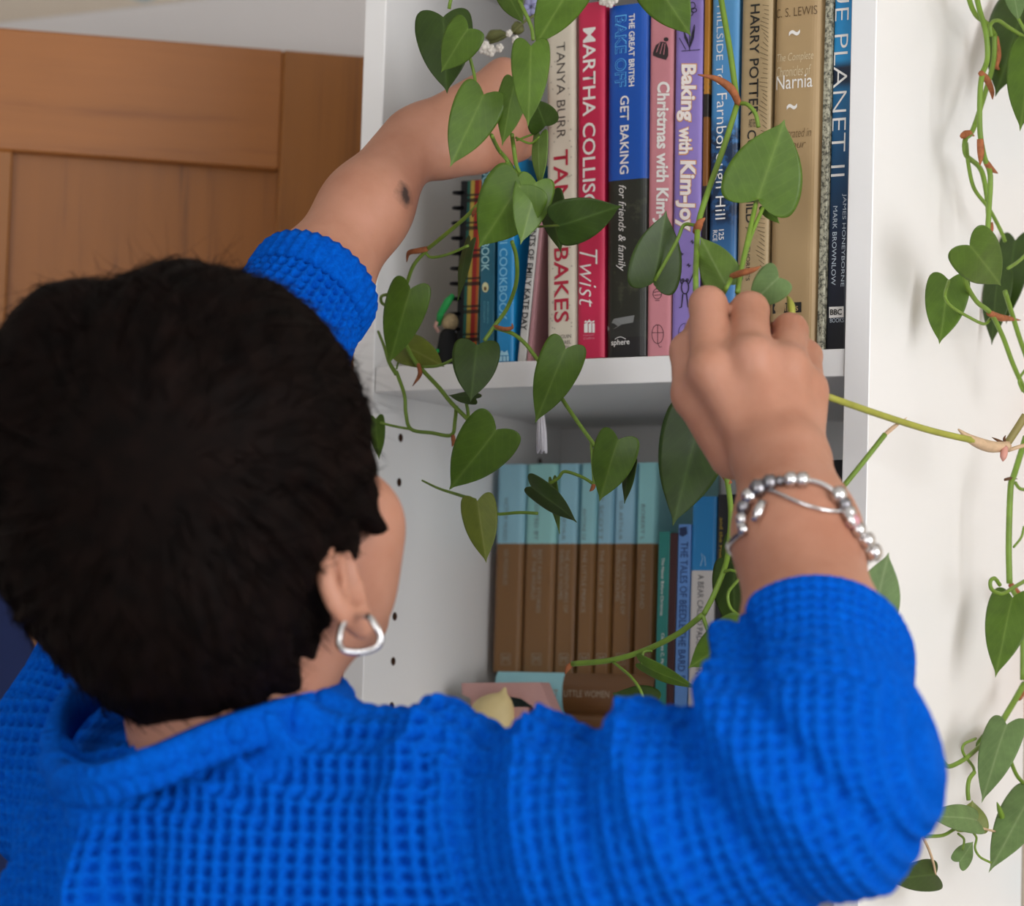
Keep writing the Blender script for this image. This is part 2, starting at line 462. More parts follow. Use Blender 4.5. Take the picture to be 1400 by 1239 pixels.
class Book:
    def __init__(s, name, label, x0, x1, yb, h, d, plane, mat, ztop=None, zbase=ZS, xt=None, yt=30, bulge=0.0008, hard=True, group=None, cat='book', page=M_PAGE):
        a = U(x0, yb, 'Y', plane); b = U(x1, yb, 'Y', plane)
        s.plane = plane; s.w = b[0] - a[0]
        if ztop is not None: h = U((x0 + x1) / 2, ztop, 'Y', plane)[2] - zbase
        s.h = h; s.bulge = bulge
        lean = 0.0
        if xt is not None:
            c = U(xt, yt, 'Y', plane); lean = math.atan2(c[0] - a[0], c[2] - a[2])
        # a lies at height a[2]; base corner is lower by the lean
        bx = a[0] - math.tan(lean) * (a[2] - zbase)
        lift = max(0.0, math.sin(lean) * s.w)          # the corner that touches the shelf
        s.o = empty(name, (bx, plane, zbase + (lift if lean > 0 else 0)))
        if lean < 0: s.o.location.x = bx
        s.o.rotation_euler = (0, lean, 0)
        tag(s.o, label, cat, group)
        s.M = Matrix.Translation(s.o.location) @ Matrix.Rotation(lean, 4, 'Y'); s.Mi = s.M.inverted()
        # cover: C-shaped section with a slightly rounded spine
        w, n, tk = s.w, 20, 0.0022 if hard else 0.0008
        out = [(w, d)]; inn = [(w - tk, d)]
        for k in range(n + 1):
            x = w - w * k / n; u = 2 * x / w - 1
            out.append((x, s.by(x)))
        out.append((0, d))
        inn = [(w - tk, d), (w - tk, tk + 0.001), (tk, tk + 0.001), (tk, d)]
        V = []; Fc = []
        poly = out + inn[::-1]
        N = len(poly)
        for z in (0, h):
            V += [(x, y, z) for x, y in poly]
        for k in range(N):
            k2 = (k + 1) % N; Fc.append((k, k2, N + k2, N + k))
        no = len(out)
        # caps: boards and spine strip
        def idx(i): return i
        # order: out[0..no-1] then inn reversed: no+0 = inn[3], +1 = inn[2], +2 = inn[1], +3 = inn[0]
        capf = [(0, 1, no + 2, no + 3), (no - 2, no - 1, no, no + 1), tuple(range(1, no - 1)) + (no + 1, no + 2)]
        for c in capf:
            Fc.append(c); Fc.append(tuple(N + i for i in c)[::-1])
        s.cover = mesh_obj('cover', V, Fc, mat, s.o)
        fix_normals(s.cover)
        s.cover.data.polygons.foreach_set('use_smooth', [False] * len(s.cover.data.polygons))
        e = 0.002 if hard else 0.0
        pg = box('pages', (tk, tk + 0.0012, e), (w - tk, d - e, h - e), page, s.o)
    def by(s, x):
        u = 2 * x / s.w - 1
        return s.bulge * u ** 8
    def local(s, px, py):
        q = s.Mi @ Vector(U(px, py, 'Y', s.plane)); return q
    def text(s, body, box4, mat, orient='V', weight=0.0, shear=0.0, name='lettering', lift=0.0004, spacing=1.0):
        """fit the string into the photo pixel box (x0, x1, y0, y1) on the spine"""
        x0, x1, y0, y1 = box4
        a = s.local((x0 + x1) / 2, y0); b = s.local((x0 + x1) / 2, y1)
        l = s.local(x0, (y0 + y1) / 2); r = s.local(x1, (y0 + y1) / 2)
        cu = bpy.data.curves.new('t', 'FONT'); cu.body = body; cu.resolution_u = 3; cu.offset = weight; cu.shear = shear
        cu.space_character = spacing
        to = bpy.data.objects.new('t', cu); COL.objects.link(to)
        TEXTS.append((to, s, name, mat, orient, l.x, r.x, b.z, a.z, lift))
    def decal(s, name, polys, mat, lift=0.0004):
        """flat printed shapes; polys = list of photo-pixel outlines"""
        V = []; Fc = []
        for poly in polys:
            base = len(V)
            for px, py in poly:
                q = s.local(px, py); V.append((q.x, s.by(q.x) - lift, q.z))
            Fc.append(tuple(range(base, base + len(poly))))
        return mesh_obj(name, V, Fc, mat, s.o)
    def strokes(s, name, lines, wpx, mat, lift=0.0004):
        """printed line drawing: each polyline becomes a thin flat ribbon"""
        V = []; Fc = []
        for ln in lines:
            L = [np.array(p, float) for p in ln]
            for k in range(len(L)):
                t = L[min(k + 1, len(L) - 1)] - L[max(k - 1, 0)]; t = t / (np.linalg.norm(t) + 1e-9)
                nrm = np.array([-t[1], t[0]]) * wpx / 2
                for sgn in (1, -1):
                    q = s.local(*(L[k] + sgn * nrm)); V.append((q.x, s.by(q.x) - lift, q.z))
            b = len(V) - 2 * len(L)
            for k in range(len(L) - 1): Fc.append((b + 2 * k, b + 2 * k + 2, b + 2 * k + 3, b + 2 * k + 1))
        return mesh_obj(name, V, Fc, mat, s.o)

def fix_normals(o):
    bm = bmesh.new(); bm.from_mesh(o.data); bmesh.ops.recalc_face_normals(bm, faces=bm.faces); bm.to_mesh(o.data); bm.free()

def circle(cx, cy, rx, ry=None, n=14):
    ry = ry or rx
    return [(cx + rx * math.cos(2 * math.pi * k / n), cy + ry * math.sin(2 * math.pi * k / n)) for k in range(n)]
def loop(cx, cy, rx, ry=None, n=14):
    c = circle(cx, cy, rx, ry, n); return c + [c[0]]

def bake_texts():
    bpy.context.view_layer.update()
    dg = bpy.context.evaluated_depsgraph_get()
    for (to, s, name, mat, orient, xa, xb, za, zb, lift) in TEXTS:
        me = bpy.data.meshes.new_from_object(to.evaluated_get(dg))
        n = len(me.vertices)
        if n == 0: continue
        co = np.empty(n * 3); me.vertices.foreach_get('co', co); co = co.reshape(-1, 3)
        lo, hi = co.min(0), co.max(0); u = (co[:, 0] - lo[0]) / max(1e-9, hi[0] - lo[0]); v = (co[:, 1] - lo[1]) / max(1e-9, hi[1] - lo[1])
        if orient == 'V': x = xa + v * (xb - xa); z = zb - u * (zb - za)
        else: x = xa + u * (xb - xa); z = za + v * (zb - za)
        uu = np.clip(2 * x / s.w - 1, -1.2, 1.2)
        y = s.bulge * uu ** 8 - lift
        me.vertices.foreach_set('co', np.stack([x, y, z], 1).ravel()); me.update()
        me.materials.clear(); me.materials.append(mat); me.name = name
        o = bpy.data.objects.new(name, me); COL.objects.link(o); o.parent = s.o
    for tx in TEXTS:
        cu = tx[0].data; bpy.data.objects.remove(tx[0], do_unlink=True); bpy.data.curves.remove(cu)

INK = {}
def ink(c, rough=0.5):
    if c not in INK: INK[c] = plain('ink_' + c.strip('#'), c, rough, var=0.02)
    return INK[c]
WHT, BLK = ink('#e8e4df'), ink('#181716')
GU = 'upright books on the upper shelf'

# ---- tartan spiral notebook
def tartan():
    t = NT('tartan_card'); s = t.sep(t.coord('Object'))
    xs = t.math('MULTIPLY', s[0], 1 / 0.027)
    cx = t.ramp(xs, [(0, lin('#14161a')), (0.20, lin('#1f6a5c')), (0.30, lin('#d3b64a')), (0.42, lin('#b32a22')), (0.56, lin('#d0702a')), (0.64, lin('#2b8a84')), (0.74, lin('#16201c'))], 'CONSTANT')
    zz = t.math('FRACT', t.math('MULTIPLY', s[2], 1 / 0.020))
    band = t.ramp(zz, [(0, (1, 1, 1, 1)), (0.14, (0, 0, 0, 1)), (0.22, (1, 1, 1, 1)), (0.30, (0, 0, 0, 1))], 'CONSTANT')
    mx = t.n('ShaderNodeMix', data_type='RGBA'); t.l(t.math('MULTIPLY', band, 0.85), mx.inputs[0]); t.l(cx, mx.inputs[6]); mx.inputs[7].default_value = lin('#101312')
    t.col(mx.outputs[2]); t.b.inputs['Roughness'].default_value = 0.7; return t.m
q0 = U(623, 490, 'Y', 0.035); q1 = U(654, 490, 'Y', 0.035); ztn = U(640, 247, 'Y', 0.035)[2]
nb = empty('spiral_notebook', (q0[0], 0.035, ZS)); tag(nb, 'tartan covered spiral notebook standing between white side panel and teal book', 'notebook', GU)
nw = q1[0] - q0[0] - 0.001; nh = ztn - ZS
box('cover', (0.0, 0.0, 0.0), (nw, 0.0015, nh), tartan(), nb)
box('cover', (0.0, 0.1485, 0.0), (nw, 0.15, nh), tartan(), nb)
box('pages', (0.0005, 0.0015, 0.002), (nw - 0.0005, 0.1485, nh - 0.002), M_PAGE, nb)
M_WIRE = plain('black_wire', '#15161a', 0.35, metal=0.6)
for k in range(12):
    z = 0.008 + k * (nh - 0.016) / 11
    pts = [(-0.0005 + 0.0042 * math.cos(a) - 0.0015, 0.003 + 0.0065 * math.sin(a), z + 0.0006 * math.sin(a)) for a in np.linspace(0, 2 * math.pi, 13)[:-1]]
    tube('wire_ring', pts, 0.0013, M_WIRE, nb, 6, True)

# ---- teal and bright blue cookbooks
b = Book('cookbook', 'small dark teal cookbook with white capital lettering beside the tartan notebook', 655, 674.5, 480, 0, 0.15, 0.004, plain('teal_jacket', '#0f5f76', 0.45), ztop=211, xt=658, yt=225, bulge=0.0006, group=GU)
b.text('AVOCADO COOKBOOK', (659, 670, 211, 371), ink('#9fd0d6'), weight=0.01)
b.decal('avocado_print', [circle(664, 393, 4.5, 7)], ink('#d9d8a8')); b.decal('avocado_stone_print', [circle(664, 395, 2, 3)], ink('#6a4a1c'), 0.0007)
b.text('AMERICAN', (666, 669, 412, 442), ink('#5b9aa6')); b.text('COOKERY', (661, 664, 412, 442), ink('#5b9aa6'))
b = Book('cookbook', 'bright blue cookbook with pale blue capitals beside the small teal cookbook', 678, 700.5, 480, 0, 0.16, 0.002, plain('bright_blue_jacket', '#1a86c0', 0.4), ztop=213, xt=680, yt=225, bulge=0.0012, group=GU)
b.text('MI COOKBOOK', (683, 694, 318, 439), ink('#7cc3e4'), weight=0.012)
b.text('THE', (684, 691, 222, 250), ink('#c78a4a'))
b.decal('publisher_print', [[(683, 494), (683, 487), (687, 487), (687, 494)], [(688, 494), (688, 487), (692, 487), (692, 494)], [(693, 494), (693, 487), (696, 487), (696, 494)], [(683, 486), (696, 486), (694, 479), (690, 482), (686, 479)]], ink('#a6d6ea'))

# ---- two slim leaning books
lean_x = 709 + 0.1 * 180
b = Book('paperback', 'slim white paperback with black capitals leaning against dusty pink book', 709, 719.5, 480, 0.118, 0.13, 0.004, plain('white_jacket', '#c9c6c1', 0.5), xt=727, yt=300, bulge=0.0003, hard=False, group=GU)
b.text('THE TALENTS OF EMILY KATE DAY', (721.5, 729.5, 262, 452), BLK, weight=0.015)
b = Book('paperback', 'thin dusty pink paperback leaning between white paperback and cream book', 721.5, 725.5, 480, 0.116, 0.13, 0.0045, plain('dusty_pink_jacket', '#b08084', 0.55), xt=738.5, yt=300, bulge=0.0002, hard=False, group=GU)

# ---- cream book with red title
b = Book('cookbook', 'cream speckled cookery book with red serif title beside the red-pink book', 748, 787.5, 480, 0, 0.18, 0.003, plain('cream_jacket', '#d6ccb9', 0.55, var=0.03), ztop=12, xt=746.5, yt=60, bulge=0.002, group=GU)
b.text('TANYA BURR', (761.5, 773, 58, 189), ink('#3a3532'), weight=-0.008)
b.text('TANYA BAKES', (757.5, 777.5, 205, 441), ink('#b01c38'), weight=0.012)
b.text('PENGUIN', (757, 781, 458, 463), ink('#5a5350'), 'H'); b.text('MICHAEL', (757, 781, 466, 471), ink('#5a5350'), 'H'); b.text('JOSEPH', (760, 778, 473, 478), ink('#5a5350'), 'H')
rr = random.Random(3)
b.decal('speckle_print', [circle(rr.choice([rr.uniform(753, 759), rr.uniform(776, 782)]), rr.uniform(60, 450), 0.9, 1.1, 6) for _ in range(46)], ink('#a29a8c'))

# ---- red-pink book
b = Book('cookbook', 'red-pink cookery book with bold white capitals beside cream speckled book', 789, 825, 480, 0, 0.19, 0.002, plain('red_pink_jacket', '#c4244c', 0.42, var=0.03), ztop=4, xt=790, yt=30, bulge=0.0015, group=GU)
b.text('MARTHA COLLISON', (797, 814.5, 38, 311), WHT, weight=0.011)
b.text('Twist', (792, 817, 342, 420), WHT, shear=0.35, weight=-0.012)
b.decal('publisher_print', [[(799, 455), (799, 443), (804, 441), (804, 455)], [(805, 455), (805, 443), (809, 441), (809, 455)], [(810, 455), (810, 442), (813.5, 442), (813.5, 455)], [(799, 441), (801, 438), (803, 440), (806, 437), (809, 440), (813, 438), (813, 441)]], WHT)
b.text('Harper', (798, 813, 457, 460), ink('#d9909f'), 'H'); b.text('Collins', (798, 813, 461, 464), ink('#d9909f'), 'H')

# ---- blue / dark photo jacket
hh = 0.247
b = Book('cookbook', 'thick cookery book with royal blue upper spine and dark photograph lower spine', 827.5, 883, 480, 0, 0.19, 0.002,
         None, ztop=7, xt=830.5, yt=30, bulge=0.003, group=GU)
zsplit = b.local(855, 246).z / b.h; zm = b.local(855, 440).z / b.h
b.cover.data.materials.clear()
b.cover.data.materials.append(zramp_mat('blue_and_photo_jacket', [(0, '#201f1d'), (zm * 0.55, '#2a2b27'), (zm, '#23261d'), (zsplit, '#0a4fae')], b.h, 0.35, (55, '#4d4f3c', 0.56, 0.72, zm * 0.6, zsplit - 0.03)))
b.text('THE GREAT BRITISH', (860, 868, 19, 118), WHT, weight=0.018)
b.text('BAKE OFF', (841, 857, 21, 119), ink('#5fb4ea'), weight=0.028)
b.text('BAKE OFF', (842, 856, 22.5, 118), ink('#0a4fae'), weight=-0.004, lift=0.0007, name='lettering_inner')
b.text('GET BAKING', (848, 860, 131, 238), WHT, weight=0.014)
b.text('for friends & family', (843, 856, 253, 371), WHT, shear=0.3, weight=-0.002)
b.text('sphere', (836, 861, 464, 474), WHT, 'H', weight=0.005)
b.strokes('publisher_arc_print', [[(841 + 3 * k, 464 - 3.2 * math.sin(math.pi * k / 5)) for k in range(6)]], 0.8, WHT)
b.decal('photo_sky_print', [[(829, 447), (840, 436), (868, 431), (866, 441), (850, 444), (842, 449), (830, 452)]], ink('#7b7c7a'))

# ---- pink and purple illustrated books
M_PK = plain('rose_pink_jacket', '#c9828a', 0.55, var=0.03)
b = Book('cookbook', 'rose pink book with white script title and bobble hat drawing', 884.5, 916.5, 470, 0, 0.17, 0.002, M_PK, ztop=16, xt=889, yt=30, bulge=0.0012, group=GU)
b.text('Christmas with Kim-Joy', (893, 915, 112, 330), WHT, weight=0.03, shear=0.1)
b.decal('bobble_hat_print', [circle(911, 54, 3.5, 3, 8), [(893, 72), (897, 62), (904, 57), (911, 58), (914, 66), (914, 76), (911, 82), (900, 79), (893, 76)]], ink('#2b2022'))
b.strokes('bobble_hat_rib_print', [[(898, 72), (903, 59)], [(903, 74), (907, 59)], [(908, 75), (910, 60)]], 0.9, M_PK, 0.0007)
b.strokes('cupcake_print', [loop(899, 402, 6, 7), [(894, 400), (904, 398)], [(895, 404), (904, 403)], [(896, 411), (902, 411)], [(897, 395), (901, 390), (903, 396)]], 0.8, ink('#3a2226'))
b.strokes('globe_print', [loop(899.5, 457, 8, 13), [(899.5, 444), (899.5, 470)], [(892, 455), (907, 455)], [(900, 470), (902, 475), (905, 474)]], 0.8, ink('#4a2a2e'))
M_PU = plain('lilac_jacket', '#8c78bd', 0.55, var=0.03)
b = Book('cookbook', 'lilac purple book with cream script title and flower and bear drawings', 918, 955, 470, 0.262, 0.17, 0.001, M_PU, xt=924, yt=30, bulge=0.0012, group=GU)
for (bx, st) in (((925, 953, 86, 168), 'Baking'), ((928, 948, 173, 212), 'with'), ((923, 952, 218, 318), 'Kim-Joy')):
    x0, x1, y0, y1 = bx
    b.text(st, bx, ink('#d79a63'), weight=0.055, shear=0.1, name='lettering_outline')
    b.text(st, (x0 + 1, x1 - 1, y0 + 1.5, y1 - 1.5), ink('#ece2dc'), weight=0.034, shear=0.1, lift=0.0007)
b.strokes('flower_print', [[(943, 70), (944, 24)], [(943, 66), (937, 46), (934, 40)], [(943, 66), (947, 44), (950, 34)], [(938, 68), (929, 52)], [(932, 70), (957, 68)], loop(940, 12, 4, 5, 8), loop(947, 8, 4, 5, 8), loop(944, 18, 4, 4, 8), loop(949, 14, 4, 3, 8)], 1.1, ink('#241f33'))
b.decal('leaf_print', [[(943, 66), (936, 52), (935, 42), (941, 54)], [(944, 66), (946, 48), (951, 35), (949, 52)]], ink('#241f33'))
b.strokes('bear_print', [loop(937, 393, 5, 9), [(932, 388), (929, 377), (928, 371)], [(942, 388), (946, 380), (949, 374)], [(934, 402), (932, 420), (929, 421)], [(939, 402), (941, 420), (944, 420)], loop(934, 383, 1.5, 1.5, 6), loop(940, 383, 1.5, 1.5, 6)], 1.6, ink('#201b2c'))
for (cx, cy) in ((947, 331), (932, 347), (942, 363)):
    b.strokes('star_print', [[(cx - 3, cy), (cx + 3, cy)], [(cx, cy - 3), (cx, cy + 3)], [(cx - 2, cy - 2), (cx + 2, cy + 2)]], 0.9, ink('#241f33'))
b.strokes('globe_print', [loop(937, 455, 9, 13), [(937, 443), (937, 468)], [(929, 455), (946, 455)]], 0.8, ink('#3a3058'))

b = Book('paperback', 'slim orange and black paperback squeezed between lilac and blue books', 957.5, 964, 470, 0.25, 0.15, 0.0015, zramp_mat('orange_and_black_jacket', [(0, '#1c1512'), (0.45, '#7a4a18'), (0.64, '#1c1512'), (0.70, '#a8701f')], 0.25), xt=963, yt=30, bulge=0.0004, hard=False, group=GU)
b.decal('stripe_print', [[(962, 90 + 8 * k), (969, 89 + 8 * k), (969, 92 + 8 * k), (962, 93 + 8 * k)] for k in range(5)], BLK)

b = Book('hardback', 'blue book with white lettering and trees on spine beside slim orange paperback', 966.5, 1003.5, 450, 0.262, 0.17, 0.002, None, xt=972.5, yt=30, bulge=0.0022, group=GU)
zt_ = b.local(985, 190).z / b.h; zb_ = b.local(985, 300).z / b.h
b.cover.data.materials.clear()
b.cover.data.materials.append(zramp_mat('blue_trees_jacket', [(0, '#4a7fb4'), (max(0.02, zb_ - 0.12), '#3f78ad'), (zb_, '#1c4470'), (zt_ - 0.03, '#22588c'), (zt_ + 0.05, '#3f7fb4'), (1, '#5b98c6')], b.h, 0.35, (160, '#0f2744', 0.42, 0.52, zb_, zt_), 'LINEAR'))
b.text('HILLSIDE TO', (980, 989, 8, 116), WHT, weight=-0.01)
b.text('Farnborough Hill', (975, 993, 128, 300), WHT, weight=-0.008)
b.text('125', (983, 990, 314, 328), WHT, weight=0.01); b.text('RCE', (975, 981, 315, 330), WHT)

M_GOLD = plain('gold_beige_jacket', '#a58e68', 0.5, var=0.05)
b = Book('hardback', 'gold-beige book with black capitals and engraved rays beside the blue book', 1005.5, 1047, 440, 0.255, 0.17, 0.002, M_GOLD, xt=1013.5, yt=30, bulge=0.002, group=GU)
b.text('HARRY POTTER', (1025, 1038, 6, 158), BLK, weight=0.012)
b.text('AND THE', (1024, 1033, 163, 174), BLK, 'H'); b.text('CURSED CHILD', (1021, 1033, 178, 305), BLK, weight=0.012)
b.text("JACK THORNE'S", (1019, 1026, 310, 384), BLK)
ray = []
for k in range(70):
    yy = 8 + 6.2 * k
    x_e = b.w
    ray.append([(1052.5 - 0.018 * yy - 1, yy), (1043 - 0.018 * yy + 3 * math.sin(k), yy - 4 + 3 * math.cos(k * 0.4))])
b.strokes('engraved_ray_print', ray, 0.7, ink('#5d4c33'))

M_TAN = plain('tan_jacket', '#a98d64', 0.5, var=0.05, nscale=20)
b = Book('hardback', 'thick tan hardback with centred white and brown serif lettering', 1048.5, 1115.5, 430, 0.262, 0.18, 0.002, M_TAN, xt=1057, yt=30, bulge=0.005, group=GU)
b.text('C. S. LEWIS', (1060, 1117, 10, 22), ink('#5d4527'), 'H', weight=-0.008)
b.text('The Complete', (1062, 1112, 72, 86), ink('#d8c8a6'), 'H', shear=0.2, weight=-0.012); b.text('Chronicles of', (1061, 1109, 90, 104), ink('#d8c8a6'), 'H', shear=0.2, weight=-0.012)
b.text('Narnia', (1061, 1111, 102, 121), WHT, 'H', weight=0.0)
b.text('~', (1079, 1094, 41, 49), WHT, 'H', weight=0.01); b.text('~', (1076, 1090, 142, 150), WHT, 'H', weight=0.01)
b.text('illustrated in', (1063, 1109, 176, 188), ink('#6d5534'), 'H', shear=0.25, weight=-0.01); b.text('colour', (1066, 1102, 192, 203), ink('#6d5534'), 'H', shear=0.25, weight=-0.01)
b.decal('publisher_panel_print', [[(1056, 415), (1096, 413), (1096, 427), (1056, 429)]], BLK)
b.text('Collins', (1059, 1092, 416, 426), ink('#a98d64'), 'H', lift=0.0009)

def mottled():
    t = NT('grey_green_engraved_jacket'); co = t.coord('Object')
    n = t.noise(t.mapping(co, (1, 1, 1)), 320, 4, 0.7)
    t.col(t.ramp(n, [(0.42, lin('#4d4c40')), (0.50, lin('#9a9784')), (0.62, lin('#b4b09a'))])); t.b.inputs['Roughness'].default_value = 0.6; return t.m
b = Book('hardback', 'narrow grey-green engraved book between thick tan and dark blue books', 1116.8, 1126, 440, 0.262, 0.17, 0.003, mottled(), xt=1127.5, yt=30, bulge=0.0006, group=GU)

b = Book('hardback', 'dark blue book with white capitals tucked against the right side panel', 1130, 1156.5, 440, 0.258, 0.2, 0.006, None, xt=1141, yt=30, bulge=0.0006, group=GU)
zz = [b.local(1150, y).z / b.h for y in (330, 200, 112, 92, 20)]
b.cover.data.materials.clear()
b.cover.data.materials.append(zramp_mat('ocean_jacket', [(0, '#0c0d16'), (zz[0], '#0d1830'), (zz[1], '#0f4a74'), (zz[2] - 0.02, '#15618f'), (zz[2], '#0d2038'), (zz[3], '#0d2038'), (zz[3] + 0.02, '#2288c0'), (1, '#1c7db8')], b.h, 0.35, None, 'LINEAR'))
b.text('BLUE PLANET II', (1140, 1159, -70, 241), WHT, weight=-0.012)
b.text('JAMES HONEYBORNE', (1150, 1156, 265, 392), ink('#b9c3cc')); b.text('MARK BROWNLOW', (1138, 1144, 282, 390), ink('#b9c3cc'))
b.decal('publisher_panel_print', [[(1134, 420), (1154, 419), (1154, 434), (1134, 435)]], WHT, 0.0007)
b.text('BBC', (1136, 1152, 423, 431), BLK, 'H', weight=0.02, lift=0.0012); b.text('BOOKS', (1135, 1154, 435, 441), ink('#b9c3cc'), 'H')

# ---- lower shelf : small classics with teal tops standing on a lying pile
GC = 'small brown and teal classics on the lower shelf'
YP = 0.16
ZB1 = U(780, 921, 'Y', YP)[2]
M_GREYINK, M_TXT = ink('#a89a86'), ink('#7f9092')
ROW = [(675, 712.5, 'LES MISERABLES', 'VICTOR HUGO', '#9accdc', 'first of the small classics, thick brown and pale blue spine against side panel'),
       (715, 756.5, 'BEST FAIRY STORIES|OF THE WORLD', 'EDITED BY', '#9cd6d2', 'widest small brown classic with green-teal top and two-line title'),
       (759, 787.5, 'THE ADVENTURES OF|SHERLOCK HOLMES', 'SIR ARTHUR', '#9cd0e0', 'small brown classic with two-line title between the wide one and thinner ones'),
       (790, 811.5, 'THE LITTLE PRINCE', 'ANTOINE DE', '#9cd4da', 'slim brown classic with one-line title, fourth from the side panel'),
       (814, 834.5, 'THE GREAT GATSBY', 'F SCOTT', '#9acadc', 'slimmest brown classic, fifth from the side panel'),
       (837, 865, 'THE ADVENTURES OF|SHERLOCK HOLMES', 'SIR ARTHUR', '#9ecee2', 'small brown classic with two-line title, sixth from the side panel'),
       (867.5, 894.5, 'TREASURE ISLAND', 'ROBERT L', '#9ad8da', 'last brown classic with teal top beside thin green book')]
def classic_mat(k, top, h, split):
    return zramp_mat('brown_and_teal_jacket_%d' % k, [(0, '#8a6238'), (split, top)], h, 0.42)
for k, (x0, x1, ti, au, top, lb) in enumerate(ROW):
    b = Book('small_classic', lb, x0, x1, 780, 0, 0.10, YP + (0.0015 * (k % 3)), None, ztop=635 - 0.4 * k, zbase=ZB1, bulge=0.0035, group=GC)
    b.cover.data.materials.clear(); b.cover.data.materials.append(classic_mat(k, top, b.h, b.local(780, 744).z / b.h))
    xc = (x0 + x1) / 2 - 2; lines = ti.split('|'); n = len(lines)
    ln = {0: 800, 1: 838, 2: 838, 3: 838, 4: 838, 5: 840, 6: 832}[k]
    for j, tx in enumerate(lines):
        c = xc + (n - 1 - 2 * j) * 3.6 if n > 1 else xc
        b.text(tx, (c - 2.7, c + 2.7, 752, ln - (18 if j else 0)), M_GREYINK)
    b.text(au, (xc - 2.6, xc + 2.6, 680 + (5 * k) % 20, 739), M_TXT)
    b.strokes('monogram_frame_print', [[(xc - 6, 894), (xc + 6, 894), (xc + 6, 909), (xc - 6, 909), (xc - 6, 894)]], 0.9, M_GREYINK)
    b.text('M', (xc - 3.5, xc + 3.5, 897, 906), M_GREYINK, 'H')
    tube('ribbon_marker', [(b.w * 0.5, b.by(b.w / 2) + 0.006, b.h - 0.001), (b.w * 0.5, 0.03, b.h + 0.0006)], 0.0006, M_STEEL if False else ink('#c9bfae'), b.o, 5)

def lying_book(name, label, zb, zt, x0, x1, yf, d, split_px, cols, txt=None, author=None):
    """book lying flat, spine facing the room"""
    w, h = x1 - x0, zt - zb
    o = empty(name, (x0, yf, zb)); tag(o, label, 'book', GC)
    t = NT(name + '_jacket_' + cols[1].strip('#')); s = t.sep(t.coord('Object'))
    xs_ = U(split_px, 950, 'Y', yf)[0] - x0
    t.col(t.ramp(t.math('DIVIDE', s[0], w), [(0, lin(cols[0])), (xs_ / w, lin(cols[1]))], 'CONSTANT')); t.b.inputs['Roughness'].default_value = 0.4
    n = 10; poly = [(d, 0.0)] + [(0.004 * abs(2 * k / n - 1) ** 3, h * k / n) for k in range(n + 1)] + [(d, h)]
    inn = [(d, h - 0.002), (0.006, h - 0.002), (0.006, 0.002), (d, 0.002)]
    pl = poly + inn; N = len(pl); V = [(xx, y, z) for xx in (0, w) for y, z in pl]
    Fc = [(k, (k + 1) % N, N + (k + 1) % N, N + k) for k in range(N)]
    m_ = len(poly)
    for c in ((0, 1, m_ + 2, m_ + 3), (m_ - 2, m_ - 1, m_, m_ + 1), tuple(range(1, m_ - 1)) + (m_ + 1, m_ + 2)):
        Fc.append(c); Fc.append(tuple(N + i for i in c)[::-1])
    c_ = mesh_obj('cover', V, Fc, t.m, o); fix_normals(c_)
    box('pages', (0.002, 0.0065, 0.002), (w - 0.002, d - 0.002, h - 0.002), M_PAGE, o)
    class S: pass
    s2 = S(); s2.o = o; s2.w = w; s2.bulge = 0.0
    for tx, a, b_ in (txt or []):
        cu = bpy.data.curves.new('t', 'FONT'); cu.body = tx; cu.resolution_u = 3
        to = bpy.data.objects.new('t', cu); COL.objects.link(to)
        xa = U(a, 955, 'Y', yf)[0] - x0; xb = U(b_, 955, 'Y', yf)[0] - x0
        TEXTS.append((to, s2, 'lettering', M_GREYINK, 'H', xa, xb, h * 0.40, h * 0.57, 0.0003))
    return o
xa = U(676, 950, 'Y', 0.135)[0]; xb = U(893, 950, 'Y', 0.135)[0]
z1 = U(780, 975, 'Y', 0.135)[2]; z2 = ZL + (z1 - ZL) / 2
lying_book('small_classic', 'brown and teal classic lying flat, lowest of the pile', ZL, z2, xa + 0.002, xb + 0.002, 0.137, 0.12, 775, ('#84b0b8', '#6e4a29'))
lying_book('small_classic', 'brown and teal classic lying flat, middle of the pile', z2, z1, xa, xb + 0.001, 0.136, 0.12, 770, ('#84b0b8', '#6e4a29'))
lying_book('small_classic', 'brown and teal classic lying flat, topmost of the pile under the upright ones', z1, ZB1, xa, xb, 0.135, 0.124, 768, ('#9cd4dc', '#6e4a29'), [('LITTLE WOMEN', 771, 833), ('ALCOTT', 725, 763)])

GL = 'paperbacks on the lower shelf'
YQ = 0.13
Mt = plain('green_teal_jacket', '#1f7a72', 0.5)
b = Book('paperback', 'thin green-teal paperback beside the last brown classic', 899, 914, 800, 0, 0.13, YQ, Mt, ztop=727, zbase=ZL, bulge=0.0004, hard=False, group=GL)
b.text('The Never Before Christmas', (904, 908, 763, 842), WHT); b.text('Clement C. Moore', (904, 908, 866, 920), WHT)
b = Book('paperback', 'thin dark maroon paperback between green-teal and pale blue spines', 914.6, 924.5, 800, 0, 0.13, YQ, plain('maroon_jacket', '#3c1618', 0.5), ztop=729, zbase=ZL, bulge=0.0003, hard=False, group=GL)
b = Book('paperback', 'pale blue paperback with dark blue capitals beside the maroon spine', 925.5, 942.5, 800, 0, 0.13, YQ, plain('pale_blue_jacket', '#5f8fd0', 0.5), ztop=717, zbase=ZL, bulge=0.0006, hard=False, group=GL)
b.text('THE TALES OF BEEDLE THE BARD', (929, 939, 741, 918), ink('#1f3f78'), weight=0.008); b.text('BY', (931, 937, 924, 936), ink('#1f3f78'))
b.decal('emblem_print', [[(929, 722), (939, 720), (940, 730), (934, 734), (929, 732)]], ink('#122a55'))
